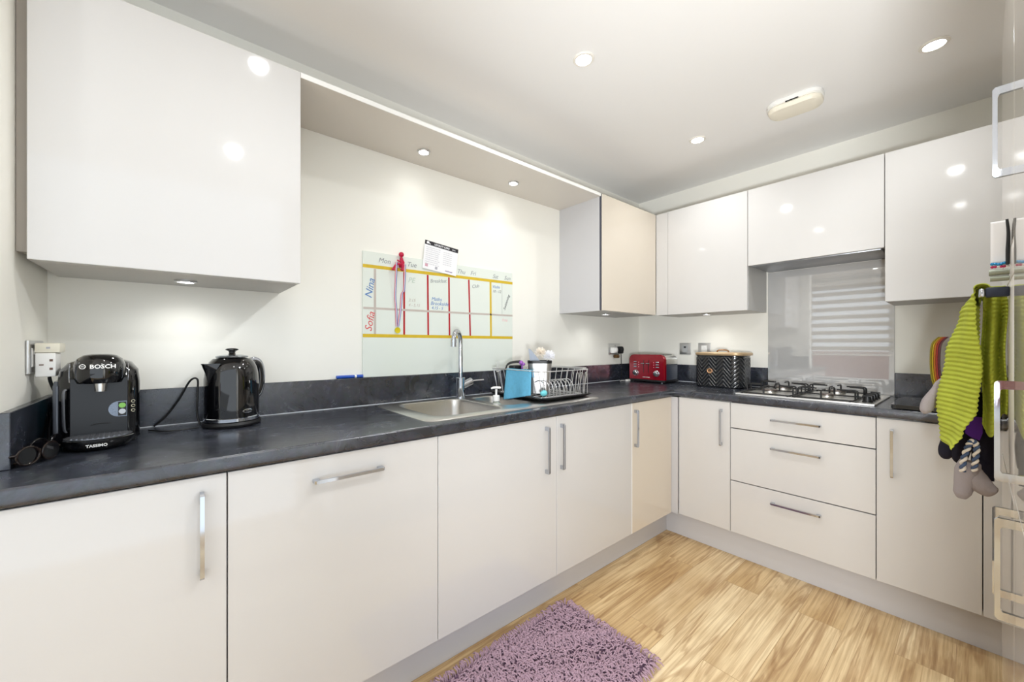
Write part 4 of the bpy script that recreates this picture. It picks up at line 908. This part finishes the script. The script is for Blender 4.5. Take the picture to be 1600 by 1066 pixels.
def pan_support(y0, y1):
    b = BM(); xa, xb = -0.515, -0.07; r = 0.0038; zlo, zhi = zh0+0.006, zh0+0.046
    R = rrect((xa+xb)/2, (y0+y1)/2, xb-xa, y1-y0, 0.015, zlo, 3); tube(b, R+[R[0]], r, 8)
    ym = (y0+y1)/2
    def prong(p, q):
        p, q = Vector(p), Vector(q); d_ = (q-p).normalized()
        tube(b, [p+Vector((0, 0, zlo)), p+Vector((0, 0, zhi-0.008)), p+d_*0.003+Vector((0, 0, zhi-0.002)), p+d_*0.01+Vector((0, 0, zhi)), q+Vector((0, 0, zhi))], r, 8)
    for xc in (-0.40, -0.17):
        prong((xc, y0, 0), (xc, y0+0.078, 0)); prong((xc, y1, 0), (xc, y1-0.078, 0))
        prong((xc-0.06, y0, 0), (xc-0.028, y0+0.06, 0)); prong((xc+0.06, y1, 0), (xc+0.028, y1-0.06, 0))
    prong((xa, ym, 0), (xa+0.082, ym, 0)); prong((xb, ym, 0), (xb-0.075, ym, 0))
    rod(b, (-0.285, y0, zlo), (-0.285, y1, zlo), r, 8); prong((-0.285, ym-0.01, 0), (-0.345, ym-0.01, 0)); prong((-0.285, ym+0.01, 0), (-0.225, ym+0.01, 0))
    for x_ in (xa, xb):
        for y_ in (y0+0.012, y1-0.012): ball(b, (x_, y_, zlo-0.003), 0.0045, seg=8)
    part('pan_support', b, iron, hb, True)
pan_support(-1.172, -0.937); pan_support(-1.418, -1.180)
for k in range(4):
    x = -0.44+k*0.075
    b = BM(); lathe(b, [(0.019, zh0), (0.019, zh0+0.005), (0.015, zh0+0.007), (0.0135, zh0+0.026), (0.0001, zh0+0.027)], (x, -1.458), n=24); kk = part('knob', b, blackm, hb, True)
    part('knob_grip', box(BM(), x-0.004, x+0.004, -1.476, -1.440, zh0+0.008, zh0+0.031, 0.002), blackm, kk, True)

# things right of the hob
bo = BM(); loft(bo, [rrect(-0.385, -1.74, 0.39, 0.38, 0.012, W1+z_, 3) for z_ in (0.004, 0.020)])
for sx in (-0.55, -0.22):
    for sy in (-1.9, -1.58): lathe(bo, [(0.012, W1+0.0005), (0.012, W1+0.0045)], (sx, sy), n=12)
solo('black_worktop_saver', bo, mat('black_glass', (12, 14, 18), 0.06, coat=0.5), 'black glass board on the worktop right of the hob', 'board')
mp = thing('chopping_mat_set', 'set of curved coloured chopping mats standing in a black holder by the towel', 'chopping boards', (-0.10, -1.69, W1+0.001))
zz = 0.002
for k, c_ in enumerate(((176, 160, 48), (226, 194, 40), (226, 130, 48), (196, 70, 62), (120, 60, 70))):
    y = -1.655-k*0.0068; b = BM()
    P = [(y-0.004, W1+0.012), (y-0.002, W1+0.06), (y+0.010, W1+0.12), (y+0.014, W1+0.19), (y+0.012, W1+0.26), (y+0.004, W1+0.292), (y-0.014, W1+0.315)]
    q = catmull([(0, a, z_) for a, z_ in P], 5)
    rings = [[Vector((x, p.y, p.z)), Vector((x, p.y-0.0045, p.z))] for p in q for x in (0,)]
    vs = [[b.verts.new((xx, p.y-dy, p.z)) for xx, dy in ((-0.14, 0), (-0.14, 0.0055), (-0.06, 0.0055), (-0.06, 0))] for p in q]
    for a, c in zip(vs, vs[1:]):
        for i in range(4): j = (i+1) % 4; b.faces.new((a[i], a[j], c[j], c[i]))
    b.faces.new(vs[0]); b.faces.new(vs[-1]); part('mat', b, mat('mat_%d' % k, c_, 0.4), mp, True)
b = BM(); box(b, -0.16, -0.045, -1.73, -1.64, W1+0.001, W1+0.0115, 0.003); part('holder', b, blackm, mp, True)
b = BM(); tube(b, [(-0.10, -1.765, W1+0.014), (-0.10, -1.762, W1+0.10), (-0.10, -1.745, W1+0.19)], [0.014, 0.016, 0.03], 14, 5, squash=0.6)
solo('black_ladle', b, blackm, 'black utensil standing behind the chopping mats by the towel', 'utensil')

# ------------------------------------------------------------------ tall units on the right
TY = -1.836
gap = 0.0015
cand = mat('gloss_stone_tall', (224, 219, 212), 0.03, spec=0.55)
def tall(label, x0, x1, panels):
    t = thing('tall_cabinet', label, 'cabinet', ((x0+x1)/2, -2.13, 0.0))
    c = BM(); box(c, x0+0.001, x1-0.001, SOUTH+0.012, TY-0.021, 0.152, 2.1085); part('carcass', c, carc_m, t, True)
    part('plinth', box(BM(), x0+0.001, x1-0.001, TY-0.08, TY-0.062, 0.001, 0.15), plinth_m, t, True)
    for z0, z1, hx, hz in panels:
        d_ = part('door', box(BM(), x0+gap, x1-gap, TY-0.019, TY, z0+gap, z1-gap, 0.001, 1), cand, t, True)
        if hx is not None: part('handle', handle_bm('v', (hx, TY, hz, (0, 1, 0))), chrome, d_, True, label='chrome bow handle')
    return t
tall('tall glossy housing with a built-in oven where the green towel hangs', -1.635, -1.03, [(0.15, 0.86, -1.502, 0.712), (1.41, 2.1085, -1.515, 1.672)])
tall('tall glossy fridge housing nearest the camera with chrome upright handles', -2.238, -1.6365, [(0.15, 0.88, -1.675, 0.735), (0.88, 2.1085, -1.662, 1.012)])
ov = thing('built_in_oven', 'black built-in oven with a horizontal bar handle in the tall unit', 'oven', (-1.3325, TY-0.012, 0.862))
part('door', box(BM(), -1.631, -1.034, TY-0.020, TY, 0.864, 1.335, 0.002), cand, ov, True)
part('control_panel', box(BM(), -1.631, -1.034, TY-0.020, TY, 1.337, 1.407, 0.002), cand, ov, True)
b = BM(); zo = 1.311; dk = mat('handle_dark', (44, 50, 66), 0.3, 0.3)
for x in (-1.478, -1.13): part('bar_foot', box(BM(), x-0.008, x+0.008, TY+0.0002, TY+0.036, zo-0.0115, zo+0.0115, 0.003), dk, ov, True)
b = BM(); box(b, -1.486, -1.12, TY+0.0362, TY+0.046, zo-0.0105, zo+0.0105, 0.004); part('bar_handle', b, chrome, ov, True)

# towel on the oven bar -----------------------------------------------------
lime = mat('lime_knit', (172, 180, 66), 0.9, spec=0.15, noise=(30, 0.16), bump=(420, 0.6))
def interp(tab, v):
    for (a, p), (c, q) in zip(tab, tab[1:]):
        if v <= c: f = (v-a)/(c-a); f = f*f*(3-2*f); return p+(q-p)*f
    return tab[-1][1]
tw_ = thing('tea_towel', 'lime green ribbed towel draped over the oven bar handle', 'towel', (-1.33, -1.78, 0.90))
hemy = [(0, -1.782), (0.15, -1.787), (0.5, -1.801), (0.74, -1.794), (0.9, -1.770), (1.0, -1.752)]
hemx = -1.425
sily = [(0, -1.783), (0.14, -1.758), (0.42, -1.731), (0.75, -1.714), (1.0, -1.722)]
def front_layer(u, v):
    z = 1.334-v*0.416
    hy = interp(hemy, v); sy = interp(sily, v)
    amp = min(1, v*5)
    # u: 0 hem nearest the room entrance, .62 outermost fold, 1 tucked back at the far end
    if u < 0.62:
        f = u/0.62; x = hemx+(0.17)*f; y = hy+(sy-hy)*math.sin(f*PI/2)**0.9
        y += amp*0.006*math.sin(f*PI*2.2+v*2)*(1-f)
    else:
        f = (u-0.62)/0.38; x = hemx+0.17+0.12*f; y = sy+(-1.792-sy)*(f**1.5)
    rib = 0.0016*math.sin((v*34+0.9*math.sin(u*3+0.5))*2*PI)
    if v < 0.05: y = -1.792+(y+1.792)*(v/0.05)**0.6; 
    return Vector((x-rib*0.7, y+rib*0.7, z))
cloth_from(front_layer, 60, 300, 'front_fall', lime, None, None, 0.0022, partof=tw_)
def back_layer(u, v):
    z = 1.333-v*(0.345+0.03*math.sin(u*5))
    x = -1.395+0.018*math.sin(u*PI*3+0.6)*min(1, v*4)+0.008*u
    y = -1.796-0.037*u-0.002*math.sin(v*9)
    rib = 0.0013*math.sin((v*34+0.4*math.sin(u*5))*2*PI)
    return Vector((x-rib, y, z))
cloth_from(back_layer, 34, 260, 'inner_fall', lime, None, None, 0.0022, partof=tw_)
def over_bar(u, v):     # fabric lying over the bar between the two falls
    x = -1.468+u*0.33+0.0
    a = v*PI; y = -1.795+0.012*math.cos(a)-(0.0)*v; z = 1.325+0.0095*math.sin(a)+0.0015*math.sin(u*70)
    return Vector((x+0.012*(1-abs(v-0.5)*2), y, z))
cloth_from(over_bar, 80, 16, 'top_fold', lime, None, None, 0.0022, partof=tw_)
# gloves and cloths hanging under the towel
navy = mat('glove_navy', (34, 32, 42), 0.85, spec=0.15, bump=(200, 0.5)); gry = mat('glove_grey', (150, 142, 142), 0.85, spec=0.15, bump=(260, 0.5))
og = thing('oven_glove', 'dark navy glove hanging below the green towel', 'glove', (-1.31, -1.77, 0.88))
b = BM()
tube(b, [(-1.27, -1.775, 1.06), (-1.268, -1.768, 0.99), (-1.266, -1.745, 0.93), (-1.265, -1.734, 0.89), (-1.265, -1.731, 0.872), (-1.265, -1.731, 0.862)], [0.014, 0.017, 0.019, 0.018, 0.014, 0.006], 14, 5)
tube(b, [(-1.28, -1.785, 1.06), (-1.28, -1.78, 0.99), (-1.28, -1.766, 0.93), (-1.28, -1.759, 0.89), (-1.28, -1.757, 0.868), (-1.28, -1.757, 0.858)], [0.014, 0.018, 0.02, 0.017, 0.014, 0.006], 14, 5)
tube(b, [(-1.30, -1.798, 1.06), (-1.30, -1.80, 0.99), (-1.30, -1.803, 0.93), (-1.30, -1.804, 0.89), (-1.30, -1.805, 0.872), (-1.30, -1.805, 0.864)], [0.014, 0.019, 0.02, 0.017, 0.014, 0.006], 14, 5)
part('body', b, navy, og, True)
b = BM(); tube(b, [(-1.30, -1.795, 0.95), (-1.302, -1.797, 0.88), (-1.305, -1.795, 0.83)], [0.016, 0.02, 0.022], 14, 5, squash=0.7); part('cuff', b, navy, og, True)
b = BM(); P = [(-1.36, -1.768, 1.0), (-1.36, -1.768, 0.955), (-1.36, -1.778, 0.945), (-1.36, -1.792, 0.940), (-1.36, -1.797, 0.96), (-1.36, -1.797, 1.0)]
loft(b, [[Vector(p) for p in P], [Vector(p)+Vector((0.006, 0, 0)) for p in P]]); solo('purple_cloth', b, mat('purple_fabric', (84, 34, 128), 0.9), 'purple cloth corner peeking out under the green towel', 'cloth')
gg = thing('grey_glove', 'grey padded glove with a striped cord loop hanging lowest on the oven bar', 'glove', (-1.35, -1.782, 0.775))
b = BM()
tube(b, [(-1.375, -1.777, 0.885), (-1.375, -1.772, 0.86), (-1.375, -1.766, 0.82), (-1.375, -1.763, 0.80), (-1.375, -1.762, 0.786)], [0.018, 0.023, 0.018, 0.016, 0.008], 16, 5)
tube(b, [(-1.372, -1.775, 0.875), (-1.372, -1.785, 0.845), (-1.372, -1.798, 0.825), (-1.372, -1.812, 0.815), (-1.372, -1.816, 0.812)], [0.015, 0.022, 0.021, 0.016, 0.008], 16, 5)
part('body', b, gry, gg, True)
cord_w = mat('cord_cream', (216, 206, 192), 0.8); cord_b = mat('cord_blue', (64, 80, 108), 0.8)
def cord(pts, r, m, ph):
    P = catmull(pts, 16); b = BM(); Q = []
    for i, p in enumerate(P):
        t_ = (P[min(i+1, len(P)-1)]-P[max(i-1, 0)]).normalized(); u_ = t_.cross(Vector((1, 0, 0))).normalized(); v_ = t_.cross(u_); a = i*0.55+ph
        Q.append(p+u_*r*math.cos(a)+v_*r*math.sin(a))
    tube(b, Q, r*1.05, 8); return b
lp = [(-1.40, -1.764, 0.862), (-1.402, -1.766, 0.895), (-1.402, -1.774, 0.93), (-1.402, -1.781, 0.943), (-1.402, -1.787, 0.93), (-1.402, -1.785, 0.895), (-1.40, -1.783, 0.868)]
part('cord_loop', cord(lp, 0.0032, cord_w, 0), cord_w, gg, True, label='cream strand of the striped cord'); part('cord_loop', cord(lp, 0.0032, cord_b, PI), cord_b, gg, True, label='blue strand of the striped cord')
b = BM(); tube(b, [(-1.20, -1.755, 1.10), (-1.20, -1.722, 1.075), (-1.20, -1.712, 1.05), (-1.20, -1.695, 1.015), (-1.20, -1.69, 0.99), (-1.20, -1.693, 0.98)], [0.010, 0.012, 0.014, 0.016, 0.015, 0.008], 14, 5)
solo('pale_glove', b, gry, 'pale grey glove fingertip poking out left of the green towel', 'glove')
# papers, beads and rolled tubes held on the tall unit over the towel
pp = thing('paper_bundle', 'bundle of folded white papers clipped on the tall unit above the towel', 'papers', (-1.47, TY+0.012, 1.37))
for k in range(5):
    def pf(u, v, k=k):
        return Vector((-1.505+0.012*k+0.03*u*0, TY+0.0025+0.026*u-0.0015*k*u, 1.375+v*(0.095-0.004*k)+0.001*math.sin(v*14+k)*1))
    cloth_from(pf, 6, 24, 'sheet', paper, None, None, 0.0012, partof=pp)
b = BM(); tube(b, [(-1.52, TY+0.0045, 1.368), (-1.52, TY+0.0042, 1.40), (-1.52, TY+0.0035, 1.44), (-1.52, TY+0.0055, 1.47)], [0.003, 0.0034, 0.0028, 0.0022], 8, 4); part('clip', b, panel_m, pp, True)
bd_ = thing('bead_bracelet', 'string of blue and red beads hanging above the green towel', 'beads', (-1.51, TY+0.012, 1.358))
bcs = [mat('bead_blue', (40, 140, 196), 0.2), mat('bead_red', (170, 30, 80), 0.2), mat('bead_clear', (226, 216, 214), 0.2)]
for k in range(6):
    b = BM(); ball(b, (-1.515, TY+0.0045+0.0043*k, 1.372+0.001*math.sin(k*1.7)), 0.0034, seg=10); part('bead', b, bcs[0], bd_, True)
    b = BM(); ball(b, (-1.515, TY+0.0045+0.0043*k, 1.3655), 0.0030, seg=10); part('bead', b, bcs[1 if k % 3 else 2], bd_, True)
for z_, r_, L_, lb in ((1.3545, 0.0068, 0.030, 'upper grey rolled tube resting above the green towel'), (1.3405, 0.0064, 0.028, 'lower grey green rolled tube resting on the green towel')):
    b = BM(); lathe(b, [(r_*0.7, 0), (r_, 0.0005), (r_, L_), (r_*0.7, L_)], n=20, M=Matrix.Translation((-1.50, TY+0.001, z_)) @ Matrix.Rotation(-PI/2, 4, 'X')); solo('rolled_tube', b, mat('tube_grey', (150, 156, 140), 0.4, 0.3), lb, 'tube')

# ------------------------------------------------------------------ shaggy rug
rg = thing('bath_rug', 'purple shaggy rug on the oak floor in front of the sink', 'rug', (-1.99, -0.815, 0.0005), math.radians(0.8))
rw_, rd_ = 0.80, 0.44
b = BM(); loft(b, [rrect(0, 0, rw_-0.01, rd_-0.01, 0.01, 0.0, 2), rrect(0, 0, rw_, rd_, 0.015, 0.004, 2), rrect(0, 0, rw_-0.01, rd_-0.01, 0.01, 0.009, 2)]); part('backing', b, mat('rug_backing', (110, 84, 106), 0.95), rg)
b = BM(); rnd = random.Random(11)
def strand(p, d_, L_, r_, bend):
    d_ = d_.normalized(); s1 = p+Vector((0, 0, L_*0.38))+d_*L_*0.12; s2 = p+Vector((0, 0, L_*(0.62-0.25*bend)))+d_*L_*(0.40+0.2*bend); s3 = p+Vector((0, 0, L_*(0.55-0.45*bend)))+d_*L_*(0.75+0.15*bend)
    a = Vector((-d_.y, d_.x, 0)); rings = []
    for q, rr_ in ((p, r_*0.9), (s1, r_), (s2, r_*1.05), (s3, r_*0.5)):
        rings.append([q+a*rr_, q+Vector((0, 0, rr_*0.9))+d_*rr_*0.5, q-a*rr_, q-Vector((0, 0, rr_*0.9))-d_*rr_*0.5])
    loft(b, rings, cap0=False)
xs = int(rw_/0.0082); ys = int(rd_/0.0082)
for i in range(xs+1):
    for j in range(ys+1):
        x = -rw_/2+i*0.0082+rnd.uniform(-.003, .003); y = -rd_/2+j*0.0082+rnd.uniform(-.003, .003)
        ang_ = 2.2*math.sin(x*9+1.3*math.sin(y*11))+1.6*math.cos(y*13+x*5)+rnd.gauss(0, 0.9)
        d_ = Vector((math.cos(ang_), math.sin(ang_), 0)); ex = abs(x) > rw_/2-0.015; ey = abs(y) > rd_/2-0.015; bend = rnd.uniform(0, 0.6)
        if ex: d_ += Vector((2.2*math.copysign(1, x), 0, 0)); bend = 0.9
        if ey: d_ += Vector((0, 2.2*math.copysign(1, y), 0)); bend = 0.9
        strand(Vector((x, y, 0.008)), d_, rnd.uniform(0.022, 0.033)*(1.15 if (ex or ey) else 1), rnd.uniform(0.0024, 0.0032), bend)
for v in b.verts: v.co.z = max(v.co.z, 0.0015)
rugm = mat('mauve_chenille', (170, 143, 156), 0.95, spec=0.1, noise=(45, 0.22))
part('pile', b, rugm, rg, kind='stuff')

# ------------------------------------------------------------------ world, camera, colour
w = bpy.data.worlds.new('World'); scene.world = w; w.use_nodes = True
nt = w.node_tree; bgn = nt.nodes['Background']
bgn.inputs['Color'].default_value = (0.90, 0.95, 1.0, 1); bgn.inputs['Strength'].default_value = 2.1

cam = bpy.data.cameras.new('camera'); co = bpy.data.objects.new('camera', cam); link(co)
f_px, yaw, v0, u0 = 613.19, 50.4858, 538.58, 783.0
cam.sensor_width = 36; cam.lens = f_px/1600*36; cam.shift_x = (800-u0)/1600; cam.shift_y = (v0-533)/1600; cam.clip_start = 0.01
co.location = (-2.9589, -1.7876, 1.1881); co.rotation_euler = (PI/2, 0, math.radians(yaw-90))
scene.camera = co
scene.view_settings.view_transform = 'Standard'; scene.view_settings.look = 'None'; scene.view_settings.exposure = -0.2; scene.view_settings.use_white_balance = True; scene.view_settings.white_balance_temperature = 6280; scene.view_settings.white_balance_tint = 8
scene.cycles.max_bounces = 10; scene.cycles.diffuse_bounces = 6; scene.cycles.caustics_reflective = False; scene.cycles.caustics_refractive = False
scene.cycles.sample_clamp_indirect = 6
